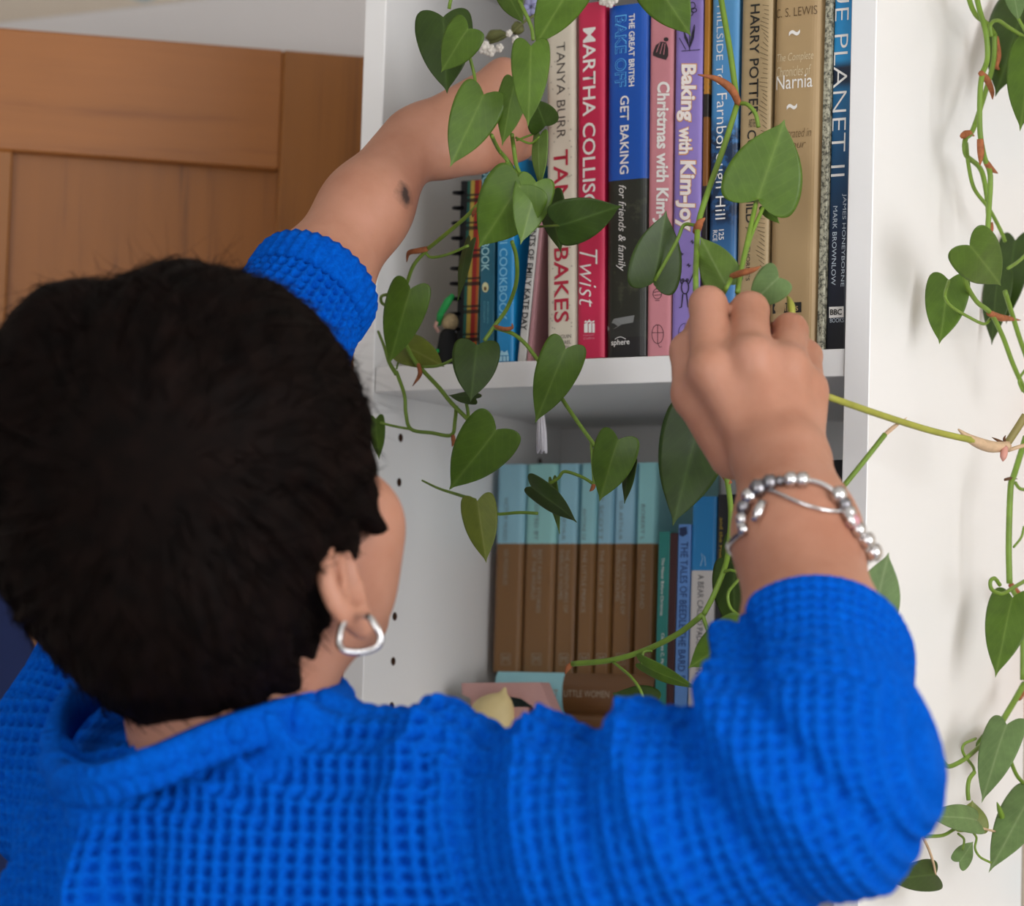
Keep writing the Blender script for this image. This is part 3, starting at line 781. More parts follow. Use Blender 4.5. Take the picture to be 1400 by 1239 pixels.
b = Book('paperback', 'paperback with bright blue top and white lower spine', 944, 976.5, 800, 0, 0.13, YQ, None, ztop=679, zbase=ZL, bulge=0.0012, hard=False, group=GL)
b.cover.data.materials.clear(); b.cover.data.materials.append(zramp_mat('blue_and_white_jacket', [(0, '#cfc9c4'), (b.local(960, 781).z / b.h, '#1a80bf')], b.h))
b.text('A BEAR CALLED PADDINGTON', (953, 961, 786, 922), ink('#3a3a40'), weight=-0.004); b.text('MICHAEL BOND', (953, 961, 930, 1000), ink('#3a3a40'))
b.strokes('sketch_print', [[(958, 774), (961, 764), (959, 757), (964, 762), (965, 774)]], 0.9, ink('#a9cbe4'))
b = Book('paperback', 'black paperback with yellow lettering beside the blue and white one', 978, 1010, 800, 0, 0.13, YQ, plain('black_jacket', '#14151a', 0.45), ztop=676, zbase=ZL, bulge=0.0012, hard=False, group=GL)
b.text('and the Philosopher', (982, 988, 708, 800), ink('#b79a2c')); b.text('HARRY', (997, 1008, 690, 775), ink('#b79a2c'), weight=0.02); b.text('POTTER', (997, 1008, 782, 880), ink('#b79a2c'), weight=0.02)
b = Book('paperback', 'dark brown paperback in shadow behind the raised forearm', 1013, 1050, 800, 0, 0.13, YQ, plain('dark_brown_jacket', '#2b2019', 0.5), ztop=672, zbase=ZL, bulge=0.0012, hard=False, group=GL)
b = Book('folder', 'black folder standing beside right side panel on lower shelf', 1110, 1168, 700, 0, 0.15, 0.09, plain('black_card', '#0c0c10', 0.6), ztop=629, zbase=ZL, bulge=0.0006, hard=False, group=None, cat='folder')
bake_texts()
# ================================================================== smooth solids (signed distances -> mesh)
def cone(p, a, b, ra, rb):
    a = np.asarray(a, float); b = np.asarray(b, float); ab = b - a
    t = np.clip(((p - a) @ ab) / (ab @ ab + 1e-12), 0, 1)
    return np.linalg.norm(p - a - t[:, None] * ab, axis=1) - (ra + (rb - ra) * t)
def ell(p, c, r, A=None):
    q = p - np.asarray(c, float)
    if A is not None: q = q @ np.asarray(A, float).T          # rows of A = local axes
    r = np.asarray(r, float)
    k0 = np.linalg.norm(q / r, axis=1); k1 = np.linalg.norm(q / (r * r), axis=1)
    return k0 * (k0 - 1.0) / (k1 + 1e-9)
def smin(a, b, k):
    h = np.clip(0.5 + 0.5 * (b - a) / k, 0, 1)
    return b + (a - b) * h - k * h * (1 - h)
def smax(a, b, k): return -smin(-a, -b, k)
def chain(p, pts, rads, k=0.006):
    d = None
    for i in range(len(pts) - 1):
        e = cone(p, pts[i], pts[i + 1], rads[i], rads[i + 1])
        d = e if d is None else smin(d, e, k)
    return d

def local_group(fn, lo, hi, margin=0.06):
    """evaluate fn only near its own bounds"""
    lo = np.asarray(lo) - margin; hi = np.asarray(hi) + margin
    def g(p):
        d = np.full(len(p), 1.0)
        m = np.all((p > lo) & (p < hi), axis=1)
        if m.any(): d[m] = fn(p[m])
        return d
    return g

def sdf_mesh(f, lo, hi, h, C=4):
    """sparse surface nets; returns verts, quads"""
    lo = np.asarray(lo, float); hi = np.asarray(hi, float); H = h * C
    n = np.ceil((hi - lo) / H).astype(int) + 1
    g = np.stack(np.meshgrid(*[np.arange(k) for k in n], indexing='ij'), -1).reshape(-1, 3)
    act = np.zeros(len(g), bool)
    for s in range(0, len(g), 400000):
        c = lo + (g[s:s + 400000] + 0.5) * H
        act[s:s + 400000] = np.abs(f(c)) < H * 1.25
    g = g[act] * C
    off = np.stack(np.meshgrid(*[np.arange(C)] * 3, indexing='ij'), -1).reshape(-1, 3)
    cells = (g[:, None, :] + off[None]).reshape(-1, 3)
    S = (n * C + 4).astype(np.int64)
    def key(c): return (c[:, 0] * S[1] + c[:, 1]) * S[2] + c[:, 2]
    corners = np.stack(np.meshgrid([0, 1], [0, 1], [0, 1], indexing='ij'), -1).reshape(-1, 3)
    ck = np.stack([key(cells + c) for c in corners], 1)
    uk, inv = np.unique(ck.ravel(), return_inverse=True)
    inv = inv.reshape(ck.shape)
    ix = uk // (S[1] * S[2]); iy = (uk // S[2]) % S[1]; iz = uk % S[2]
    pos = lo + np.stack([ix, iy, iz], 1) * h
    val = np.empty(len(pos))
    for s in range(0, len(pos), 400000): val[s:s + 400000] = f(pos[s:s + 400000])
    cv = val[inv]
    neg = cv < 0
    surf = neg.any(1) & ~neg.all(1)
    cells = cells[surf]; cv = cv[surf]; inv = inv[surf]
    acc = np.zeros((len(cells), 3)); cnt = np.zeros(len(cells))
    for a in range(8):
        for b in range(a + 1, 8):
            if np.abs(corners[a] - corners[b]).sum() != 1: continue
            m = (cv[:, a] < 0) != (cv[:, b] < 0)
            t = cv[:, a] / (cv[:, a] - cv[:, b] + 1e-20)
            acc += np.where(m[:, None], corners[a] + t[:, None] * (corners[b] - corners[a]), 0); cnt += m
    V = lo + (cells + acc / cnt[:, None]) * h
    k = key(cells); order = np.argsort(k); ks = k[order]
    def find(c):
        q = key(c); j = np.searchsorted(ks, q); j = np.clip(j, 0, len(ks) - 1)
        return np.where(ks[j] == q, order[j], -1)
    quads = []
    e = np.eye(3, dtype=int)
    for ax in range(3):
        u, v = e[(ax + 1) % 3], e[(ax + 2) % 3]
        # edge from corner 0 along ax of each cell
        i1 = [i for i in range(8) if (corners[i] == e[ax]).all()][0]
        m = (cv[:, 0] < 0) != (cv[:, i1] < 0)
        c = cells[m]; flip = cv[m, 0] < 0
        q = np.stack([find(c), find(c - u), find(c - u - v), find(c - v)], 1)
        ok = (q >= 0).all(1); q = q[ok]; flip = flip[ok]
        q[~flip] = q[~flip][:, ::-1]
        quads.append(q)
    return V, np.concatenate(quads)

def np_mesh(name, V, Q, mat, parent=None, smooth=True):
    me = bpy.data.meshes.new(name)
    me.vertices.add(len(V)); me.vertices.foreach_set('co', np.ascontiguousarray(V, dtype=np.float32).ravel())
    Q = np.ascontiguousarray(Q, dtype=np.int32); k = Q.shape[1]
    me.loops.add(Q.size); me.loops.foreach_set('vertex_index', Q.ravel())
    me.polygons.add(len(Q)); me.polygons.foreach_set('loop_start', np.arange(0, Q.size, k, dtype=np.int32))
    me.update(calc_edges=True)
    if smooth: me.polygons.foreach_set('use_smooth', np.ones(len(Q), bool))
    o = bpy.data.objects.new(name, me); COL.objects.link(o)
    if mat: me.materials.append(mat)
    if parent: o.parent = parent
    return o

def vert_normals(V, Q):
    n = np.cross(V[Q[:, 2]] - V[Q[:, 0]], V[Q[:, 3]] - V[Q[:, 1]])
    N = np.zeros_like(V)
    for i in range(4): np.add.at(N, Q[:, i], n)
    return N / (np.linalg.norm(N, axis=1)[:, None] + 1e-12)

def relax(V, Q, it=2, lam=0.5):
    for _ in range(it):
        S = np.zeros_like(V); c = np.zeros(len(V))
        for a, b in ((0, 1), (1, 2), (2, 3), (3, 0)):
            np.add.at(S, Q[:, a], V[Q[:, b]]); np.add.at(c, Q[:, a], 1)
            np.add.at(S, Q[:, b], V[Q[:, a]]); np.add.at(c, Q[:, b], 1)
        V = V + lam * (S / c[:, None] - V)
    return V
def unit(v): v = np.asarray(v, float); return v / np.linalg.norm(v)
# ================================================================== the person
def skin_mat():
    t = NT('skin'); co = t.coord('Object')
    n = t.noise(co, 26, 4, 0.55)
    c = t.ramp(n, [(0.3, lin('#a8725a')), (0.55, lin('#b48068')), (0.8, lin('#bd8873'))])
    # small dark tattoo on the inner forearm
    d = t.n('ShaderNodeVectorMath', operation='DISTANCE'); t.l(co, d.inputs[0]); d.inputs[1].default_value = TATTOO
    nz = t.math('MULTIPLY', t.noise(co, 160, 2), 0.010)
    k = t.ramp(t.math('ADD', d.outputs['Value'], nz), [(0.0105, (1, 1, 1, 1)), (0.0125, (0, 0, 0, 1))])
    mx = t.n('ShaderNodeMix', data_type='RGBA'); t.l(k, mx.inputs[0]); t.l(c, mx.inputs[6]); mx.inputs[7].default_value = lin('#43342e')
    t.col(mx.outputs[2]); t.b.inputs['Roughness'].default_value = 0.5; t.b.inputs['Specular IOR Level'].default_value = 0.35
    t.b.inputs['Subsurface Weight'].default_value = 0.12; t.b.inputs['Subsurface Radius'].default_value = (0.9, 0.35, 0.2); t.b.inputs['Subsurface Scale'].default_value = 0.006
    t.bump(t.noise(co, 900, 3), 0.12, 0.0004)
    return t.m

wh = unit([CW[0], CW[1], 0]); rh = unit([CR[0], CR[1], 0]); ZU = np.array([0, 0, 1.0])
AL = math.radians(44); PT = math.radians(27)
HF0 = math.cos(AL) * wh + math.sin(AL) * rh
HF = math.cos(PT) * HF0 + math.sin(PT) * ZU              # where the face looks
HR = unit(np.cross(HF0, ZU)); HU = np.cross(HR, HF)
HA = np.stack([HR, HF, HU])
Ch = P(302, 738, 1.72)                                   # centre of the head at eye level
def hd(x, y, z): return Ch + x * HR + y * HF + z * HU
N = P(285, 1010, 1.72)
SR, ER = P(620, 1160, 1.68), P(1116, 1062, 1.60)
CUFR, WRR = P(1116, 890, 1.692), P(1071, 640, 1.80)
SL, EL = P(105, 1065, 1.86), P(340, 523, 1.93)
CUFL, WRL = P(424, 400, 1.985), P(563, 192, 2.07)

# ---- right hand
def fing(mcp, pip, r0, r1, inw=0.0, dn=0.02):
    mcp, pip = P(*mcp), P(*pip)
    dip = pip + 0.020 * CW - 0.012 * CU + inw * CR
    tip = dip - 0.004 * CW - dn * CU + inw * CR
    return [mcp, pip, dip, tip], [r0, r1, r1 * 0.88, r1 * 0.74]
RF = [fing((972, 508, 1.832), (968, 417, 1.866), 0.0125, 0.0112, 0.001),
      fing((1028, 492, 1.828), (1025, 425, 1.872), 0.0125, 0.0115, -0.002),
      fing((1076, 505, 1.835), (1080, 453, 1.876), 0.0120, 0.0108, -0.004),
      fing((1103, 535, 1.845), (1102, 487, 1.882), 0.0110, 0.0096, -0.006)]
RT = ([P(1003, 622, 1.832), P(948, 540, 1.850), P(941, 480, 1.872), P(972, 448, 1.892)], [0.0150, 0.0128, 0.0108, 0.0085])
def right_hand(p):
    d = None
    for pts, rad in RF:
        e = chain(p, pts, rad, 0.004)
        d = e if d is None else smin(d, e, 0.0035)
    palm = None
    for (pts, rad), (bx, by, bz), rb in zip(RF, ((1040, 622, 1.808), (1062, 620, 1.806), (1085, 622, 1.808), (1098, 628, 1.815)), (0.014, 0.014, 0.014, 0.0135)):
        e = cone(p, P(bx, by, bz), pts[0], rb, rad[0] * 1.02)
        palm = e if palm is None else smin(palm, e, 0.010)
    palm = smin(palm, ell(p, P(1042, 560, 1.842), (0.034, 0.038, 0.014), np.stack([CR, CU, CW])), 0.012)
    d = smin(d, palm, 0.007)
    for (pts, rad) in RF:                                 # knuckles a little proud
        d = smin(d, np.linalg.norm(p - (pts[0] - 0.0035 * CW + 0.002 * CU), axis=1) - rad[0] * 0.86, 0.006)
    th = chain(p, RT[0], RT[1], 0.005)
    return smin(d, th, 0.011)
# ---- left hand, reaching in above the short books
LFp = [((688, 104, 2.092), (708, 106, 2.112), 0.0098), ((696, 126, 2.092), (714, 127, 2.116), 0.0108),
       ((698, 151, 2.092), (715, 151, 2.118), 0.0112), ((694, 177, 2.094), (710, 178, 2.114), 0.0108)]
def left_hand(p):
    d = None; palm = None
    for (m_, q_, r_), bs in zip(LFp, ((592, 168), (596, 180), (598, 194), (600, 206))):
        a, b = P(*m_), P(*q_)
        dip = b + 0.020 * CW - 0.008 * CR; tip = dip + 0.014 * CW - 0.006 * CU - 0.004 * CR
        e = chain(p, [a, b, dip, tip], [r_ * 1.08, r_, r_ * 0.88, r_ * 0.75], 0.004)
        d = e if d is None else smin(d, e, 0.004)
        e = cone(p, P(bs[0], bs[1], 2.073), a, 0.0150, r_ * 1.1)
        palm = e if palm is None else smin(palm, e, 0.012)
    d = smin(d, palm, 0.009)
    th = chain(p, [P(610, 212, 2.072), P(652, 213, 2.082), P(688, 209, 2.10), P(712, 203, 2.118)], [0.0150, 0.0118, 0.0102, 0.0085], 0.005)
    return smin(d, th, 0.012)

EARC = P(466, 797, 1.668)
e1 = unit(-0.30 * CR + 0.95 * CU); e2 = unit(0.22 * HR - 0.975 * HF); e2 = unit(e2 - (e2 @ e1) * e1); e3 = np.cross(e1, e2)
EA = np.stack([e2, e1, e3])
if e3 @ HR < 0: e3 = -e3; EA = np.stack([e2, e1, e3])
def ear(p, c, A):
    o = ell(p, c, (0.0175, 0.0270, 0.0075), A)
    q = c + 0.004 * A[2] - 0.003 * A[0] + 0.002 * A[1]
    inn = ell(p, q, (0.0115, 0.0175, 0.0062), A)
    o = smax(o, -inn, 0.003)
    o = smin(o, ell(p, c - 0.024 * A[1] - 0.006 * A[0], (0.009, 0.010, 0.0052), A), 0.006)     # lobe
    o = smin(o, cone(p, c + 0.012 * A[1] - 0.004 * A[0] + 0.002 * A[2], c - 0.010 * A[1] + 0.003 * A[0] + 0.002 * A[2], 0.003, 0.003), 0.003)
    return o
EARL = hd(-0.071, -0.006, -0.024)
EA2 = np.stack([unit(-0.22 * HR - 0.975 * HF), HU, -HR])
def head(p):
    d = ell(p, hd(0, -0.002, 0.030), (0.073, 0.086, 0.090), HA)
    d = smin(d, ell(p, hd(0, 0.036, -0.036), (0.057, 0.054, 0.060), HA), 0.035)
    d = smin(d, ell(p, hd(0, 0.070, -0.082), (0.024, 0.020, 0.018), HA), 0.025)              # chin
    for s in (1, -1):
        d = smin(d, ell(p, hd(s * 0.049, 0.056, -0.016), (0.026, 0.028, 0.028), HA), 0.024)  # cheek bone
        d = smin(d, ell(p, hd(s * 0.045, 0.036, -0.046), (0.020, 0.030, 0.032), HA), 0.022)  # cheek
        d = smax(d, -(np.linalg.norm(p - hd(s * 0.032, 0.099, 0.0), axis=1) - 0.013), 0.014) # eye socket
        d = smin(d, ell(p, hd(s * 0.032, 0.077, 0.0), (0.0125, 0.0125, 0.0115), HA), 0.003)  # eyelid
        d = smin(d, cone(p, hd(s * 0.017, 0.086, 0.019), hd(s * 0.046, 0.074, 0.020), 0.006, 0.005), 0.012)
        d = smin(d, np.linalg.norm(p - hd(s * 0.011, 0.097, -0.040), axis=1) - 0.0075, 0.006)
    d = smin(d, cone(p, hd(0, 0.086, 0.006), hd(0, 0.108, -0.036), 0.006, 0.0095), 0.012)    # nose
    d = smin(d, ell(p, hd(0, 0.087, -0.056), (0.022, 0.008, 0.0045), HA), 0.005)             # lips
    d = smin(d, ell(p, hd(0, 0.085, -0.065), (0.019, 0.008, 0.005), HA), 0.005)
    d = smin(d, ear(p, EARC, EA), 0.005)
    d = smin(d, ear(p, EARL, EA2), 0.005)
    return d
def neck_fn(p):
    d = chain(p, [hd(0.004, -0.022, -0.045), P(310, 930, 1.715), N + np.array([0, 0.01, -0.03])], [0.055, 0.054, 0.048], 0.02)
    return d
def torso_fn(p, g=0.0):
    d = ell(p, N + np.array([0.0, 0.02, -0.22]), (0.145 + g, 0.085 + g, 0.19 + g))
    d = smin(d, ell(p, N + np.array([0.0, 0.02, -0.44]), (0.145 + g, 0.098 + g, 0.17 + g)), 0.08)
    return d
def arms_fn(p, g=0.0):
    d = chain(p, [P(300, 1185, 1.72), SR, ER], [0.028 + g, 0.040 + g, 0.042 + g], 0.03)
    d = smin(d, chain(p, [P(250, 1175, 1.74), SL, EL], [0.028 + g, 0.044 + g, 0.040 + g], 0.03), 0.03)
    return d
def forearm_r(p): return chain(p, [ER, CUFR, P(1090, 735, 1.757), WRR], [0.042, 0.0395, 0.0335, 0.0280], 0.02)
def forearm_l(p): return chain(p, [EL, CUFL, P(500, 285, 2.03), WRL], [0.040, 0.0340, 0.0270, 0.0215], 0.02)

def bounds(pts, m): a = np.array(pts); return a.min(0) - m, a.max(0) + m
gh = local_group(head, *bounds([Ch], 0.15)); gn = local_group(neck_fn, *bounds([Ch, N, P(520, 1075, 1.68)], 0.1))
gt = local_group(torso_fn, *bounds([N, N + np.array([0, 0, -0.6])], 0.2))
ga = local_group(arms_fn, *bounds([SR, ER, SL, EL, N], 0.08))
gfr = local_group(forearm_r, *bounds([ER, WRR], 0.06)); gfl = local_group(forearm_l, *bounds([EL, WRL], 0.06))
grh = local_group(right_hand, *bounds([WRR] + [q for a, _ in RF for q in a] + RT[0], 0.02), 0.03)
glh = local_group(left_hand, *bounds([WRL, P(735, 151, 2.17), P(690, 100, 2.1), P(700, 210, 2.1)], 0.03), 0.03)
def body(p):
    d = smin(gh(p), gn(p), 0.03)
    d = smin(d, gt(p), 0.05); d = smin(d, ga(p), 0.04)
    d = smin(d, gfr(p), 0.02); d = smin(d, gfl(p), 0.02)
    d = smin(d, grh(p), 0.014); d = smin(d, glh(p), 0.014)
    return d

FEET = np.array([N[0], N[1] + 0.0, 0.0])
PERSON = empty('person', FEET)
tag(PERSON, 'person in bright blue knitted jumper with short dark hair reaching up to the bookcase', 'person')
def to_parent(V): return V - FEET
lo, hi = bounds([SR, ER, WRR, SL, EL, WRL, Ch, N + np.array([0, 0, -0.62]), P(735, 100, 2.17), P(968, 400, 1.9)], 0.16)
_HB = 0.0025
def two_res():
    V, Q = sdf_mesh(body, lo, hi, _HB)
    return V, Q
V, Q = two_res(); V = relax(V, Q, 1, 0.4)
M_SKIN = None
_z = np.linspace(1.9, 2.15, 400); _pp = np.array([P(556, 266, z) for z in _z]); _d = body(_pp)
TATTOO = tuple(_pp[np.where(_d < 0.001)[0][0]] if (_d < 0.001).any() else _pp[np.argmin(_d)])
bodyo = np_mesh('body', V, Q, None, None)
M_SKIN = skin_mat(); bodyo.data.materials.append(M_SKIN)
bodyo.parent = PERSON; bodyo.matrix_parent_inverse = Matrix.Translation(Vector(-FEET))
def adopt(o, par=PERSON):
    o.parent = par
    o.matrix_parent_inverse = Matrix.Translation(Vector(-FEET)) if par is PERSON else Matrix.Identity(4)
    return o

# ---- hair
M_HAIR = None
def hair_mat():
    t = NT('dark_brown_hair'); co = t.coord('Object')
    n = t.noise(co, 60, 4, 0.6)
    t.col(t.ramp(n, [(0.35, lin('#080403')), (0.75, lin('#150b08'))]))
    t.b.inputs['Roughness'].default_value = 0.7; t.b.inputs['Specular IOR Level'].default_value = 0.06
    return t.m
M_HAIR = hair_mat()
CA = np.stack([CR, CU, CW])
WHORL = P(196, 632, 1.60)
HC0 = P(262, 660, 1.70)
wax = unit(WHORL - HC0); wx = unit(np.cross(wax, ZU)); wy = np.cross(wax, wx)
_rs = np.random.default_rng(11)
_fr = _rs.integers(5, 70, 26); _ph = _rs.uniform(0, 6.28, 26); _tw = _rs.uniform(-3, 3, 26); _am = 1.0 / np.sqrt(_fr)
def hair_polar(p):
    q = p - HC0; q = q / (np.linalg.norm(q, axis=1)[:, None] + 1e-9)
    th = np.arccos(np.clip(q @ wax, -1, 1)); ph = np.arctan2(q @ wy, q @ wx)
    return th, ph
def hair_groove(p):
    th, ph = hair_polar(p); s = np.zeros(len(p))
    for k in range(26): s += _am[k] * np.sin(_fr[k] * (ph + 0.35 * th) + _tw[k] * th * 2 + _ph[k])
    return s * np.clip((th - 0.15) / 0.7, 0, 1)
def hair_base(p):
    d = ell(p, P(264, 622, 1.705), (0.0985, 0.1065, 0.104), CA)
    d = smin(d, ell(p, P(250, 800, 1.69), (0.084, 0.066, 0.078), CA), 0.03)
    d = smin(d, ell(p, P(262, 900, 1.70), (0.058, 0.034, 0.058), CA), 0.03)
    d = smin(d, ell(p, P(112, 480, 1.70), (0.046, 0.040, 0.05), CA), 0.010)
    d = smin(d, ell(p, P(86, 690, 1.705), (0.044, 0.064, 0.062), CA), 0.03)
    d = smin(d, ell(p, P(52, 575, 1.70), (0.032, 0.05, 0.05), CA), 0.02)
    d = smin(d, cone(p, P(470, 640, 1.685), P(513, 722, 1.69), 0.018, 0.005), 0.010)          # sideburn
    d = smin(d, cone(p, P(380, 860, 1.665), P(400, 935, 1.672), 0.014, 0.004), 0.012)
    d = smin(d, cone(p, P(330, 900, 1.655), P(345, 948, 1.66), 0.016, 0.004), 0.012)
    cut = chain(p, [P(572, 650, 1.665), P(532, 795, 1.650), P(508, 890, 1.655), P(480, 985, 1.66)], [0.016, 0.033, 0.036, 0.030], 0.02)
    d = smax(d, -cut, 0.006)
    face = ell(p, hd(0, 0.125, -0.020), (0.085, 0.075, 0.092), HA)
    d = smax(d, -face, 0.010)
    return d
def hair_fn(p): return hair_base(p) + 0.0016 * hair_groove(p)
lo_h, hi_h = bounds([P(262, 640, 1.70)], 0.165)
V, Q = sdf_mesh(hair_fn, lo_h, hi_h, 0.0024)
hairo = adopt(np_mesh('hair', V, Q, M_HAIR))
def grad(f, p, e=0.0015):
    g = np.stack([f(p + e * np.eye(3)[i]) - f(p - e * np.eye(3)[i]) for i in range(3)], 1)
    return g / (np.linalg.norm(g, axis=1)[:, None] + 1e-9)
def hair_strands(n, lift_hi, rmin, rmax, sel=None):
    idx = _rs.choice(len(V), n) if sel is None else _rs.choice(sel, n)
    p = V[idx].copy(); L = _rs.uniform(0.03, 0.065, n); steps = 6
    lift = _rs.uniform(0.0005, 1.0, n) ** 3 * lift_hi + 0.0006
    wob = _rs.normal(0, 0.45, n)
    path = []
    for s in range(steps):
        g = grad(hair_base, p); d0 = hair_base(p) + 0.0016 * hair_groove(p)
        tgt = -0.002 + (lift + 0.002) * (s / (steps - 1)) ** 1.4
        p = p - g * (d0 - tgt)[:, None]
        path.append(p.copy())
        q = p - HC0; mer = -wax + (q @ wax)[:, None] * q / (np.linalg.norm(q, axis=1) ** 2)[:, None]
        mer = mer / (np.linalg.norm(mer, axis=1)[:, None] + 1e-9)
        sw = np.cross(q / np.linalg.norm(q, axis=1)[:, None], mer)
        dr = mer + (wob + 0.25)[:, None] * sw - 0.25 * ZU
        dr -= (dr * g).sum(1)[:, None] * g; dr /= np.linalg.norm(dr, axis=1)[:, None] + 1e-9
        p = p + dr * (L / steps)[:, None]
    path = np.stack(path, 1)                                # n, steps, 3
    rad = _rs.uniform(rmin, rmax, n)
    tg = np.gradient(path, axis=1); tg /= np.linalg.norm(tg, axis=2)[:, :, None] + 1e-9
    a = np.cross(tg, ZU + 0.01); a /= np.linalg.norm(a, axis=2)[:, :, None] + 1e-9; b_ = np.cross(tg, a)
    prof = np.array([1, 1, 0.95, 0.8, 0.55, 0.12])
    ring = []
    for k in range(3):
        an = 2 * math.pi * k / 3
        ring.append(path + (rad[:, None] * prof)[:, :, None] * (math.cos(an) * a + math.sin(an) * b_))
    R = np.stack(ring, 2)                                   # n, steps, 3, 3
    VV = R.reshape(-1, 3)
    base = (np.arange(n) * steps * 3)[:, None, None]
    st = (np.arange(steps - 1) * 3)[None, :, None]; kk = np.arange(3)[None, None, :]; k2 = (np.arange(3) + 1) % 3
    A = base + st + kk; B = base + st + k2[None, None, :]
    QQ = np.stack([A, B, B + 3, A + 3], -1).reshape(-1, 4)
    return VV, QQ
V1, Q1 = hair_strands(6500, 0.007, 0.00022, 0.0006)
V2, Q2 = hair_strands(700, 0.026, 0.00010, 0.0002, np.where((V @ CU) > (HC0 @ CU) + 0.03)[0])
so = np_mesh('hair_strands', np.concatenate([V1, V2]), np.concatenate([Q1, Q2 + len(V1)]), M_HAIR)
so['kind'] = 'stuff'; adopt(so)
# eyes
for s in (1, -1):
    me = bmesh.new(); bmesh.ops.create_uvsphere(me, u_segments=16, v_segments=10, radius=0.0118)
    for v in me.verts: v.co = Vector(hd(s * 0.032, 0.0795, 0.0)) + v.co
    adopt(bm_obj('eye', me, plain('eye_white', '#d9d4cd', 0.2), None, True))

# ---- jumper
def knit_mat():
    t = NT('blue_knit'); co = t.coord('Object')
    n = t.noise(co, 300, 3, 0.6)
    t.col(t.ramp(n, [(0.3, lin('#0045a6')), (0.7, lin('#005bc6'))]))
    t.b.inputs['Roughness'].default_value = 0.9; t.b.inputs['Specular IOR Level'].default_value = 0.05
    t.b.inputs['Sheen Weight'].default_value = 0.03; t.b.inputs['Sheen Tint'].default_value = lin('#2f86e6'); t.b.inputs['Sheen Roughness'].default_value = 0.5
    t.bump(t.noise(co, 700, 3, 0.7), 0.35, 0.0012)
    return t.m
M_KNIT = knit_mat()
COLLAR_PX = [(468, 950, 1.735), (402, 968, 1.672), (300, 1002, 1.640), (200, 1044, 1.628), (118, 1066, 1.640), (74, 1046, 1.685), (88, 968, 1.745), (160, 915, 1.79), (290, 905, 1.815), (410, 925, 1.79)]
collar = closed_spline([P(*q) for q in COLLAR_PX], 6)
CC = np.mean(np.array(collar), 0)
CPN = np.linalg.svd(np.array(collar) - CC)[2][2]; CPN = CPN if CPN[2] > 0 else -CPN
CN = CPN
axR = unit(ER - SR); axF = unit(CUFR - ER)
def collar_dist(p, step=2):
    c = collar[::step]; d = None
    for i in range(len(c)):
        e = cone(p, c[i], c[(i + 1) % len(c)], 0.012, 0.012)
        d = e if d is None else np.minimum(d, e)
    return d
def ridge(x, c, w): return np.exp(-((x - c) / w) ** 2)
def folds(p):
    dz = (N[2] + 0.06) - p[:, 2]                              # below the shoulder line
    s = (p - SR) @ axR
    f = np.zeros(len(p))
    # creases fanning out from the top of the shoulder and sleeve: (start, slant, width, height)
    for c, sl, w, h in ((0.018, -0.30, 0.010, 0.006), (0.048, -0.20, 0.009, -0.006), (0.070, -0.10, 0.010, 0.0065), (0.094, 0.05, 0.007, -0.006),
                        (0.112, 0.20, 0.009, 0.006), (0.135, 0.42, 0.008, -0.0055), (0.155, 0.55, 0.011, 0.005), (0.182, 0.65, 0.008, -0.004)):
        f -= 1.5 * h * ridge(s, c + sl * dz + 0.012 * np.sin(9 * dz), w) * np.clip(1.3 - dz / 0.16, 0.15, 1)
    q = (p - ER) @ axF; we = np.clip((q + 0.02) / 0.03, 0, 1) * np.clip((0.085 - q) / 0.03, 0, 1)
    lat = (p - ER) @ CR
    f += 0.0022 * np.sin(2 * math.pi * (q + 0.45 * lat + 0.01 * np.sin(40 * lat)) / 0.027) * we * np.clip((0.03 - lat) / 0.05, 0, 1)
    # long drape lines on the back
    xb = p[:, 0] - N[0]
    for c, sl, w, h in ((-0.055, 0.25, 0.012, 0.006), (0.005, -0.16, 0.014, 0.007), (0.035, -0.16, 0.010, -0.004)):
        f -= 1.5 * h * ridge(xb, c + sl * dz, w) * np.clip((dz - 0.09) / 0.05, 0, 1)
    return f
def jumper_raw(p):
    d = ell(p, N + np.array([0.0, 0.015, -0.21]), (0.172, 0.112, 0.205))
    d = smin(d, ell(p, N + np.array([0.0, 0.015, -0.40]), (0.168, 0.118, 0.20)), 0.08)
    a = chain(p, [P(310, 1170, 1.71), SR, P(860, 1158, 1.63), ER], [0.055, 0.060, 0.061, 0.060], 0.03)
    a = smin(a, chain(p, [ER, CUFR, CUFR + axF * 0.02], [0.060, 0.0465, 0.0455], 0.03), 0.03)
    a = smax(a, (p - CUFR) @ axF, 0.006)
    l = chain(p, [P(240, 1150, 1.74), SL, EL, CUFL], [0.052, 0.056, 0.052, 0.042], 0.03)
    l = smax(l, (p - CUFL) @ unit(CUFL - EL) + 0.010, 0.006)
    y_ = chain(p, [P(180, 1130, 1.69), P(330, 1092, 1.695), P(480, 1066, 1.69), P(650, 1085, 1.67)], [0.028, 0.028, 0.030, 0.030], 0.03)
    a = smin(a, y_, 0.04)
    d = smin(d, a, 0.045); d = smin(d, l, 0.045)
    d = smin(d, collar_dist(p) + 0.005, 0.025)
    hole = smax(-((p - CC) @ CPN), ell(p, CC + CPN * 0.05, (0.088, 0.088, 0.088)), 0.01)
    d = smax(d, -hole, 0.010)
    return smax(d, (N[2] - 0.50) - p[:, 2], 0.01)
def jumper(p): return jumper_raw(p) + folds(p)
lo_s, hi_s = bounds([SR, ER, CUFR, SL, EL, CUFL, N, N + np.array([0, 0, -0.5])], 0.11)
lo_s[0] = min(lo_s[0], N[0] - 0.2)
_lump = np.random.default_rng(4)
V, Q = sdf_mesh(jumper, lo_s, hi_s, 0.0017)
V = relax(V, Q, 1, 0.4); Nn = vert_normals(V, Q)
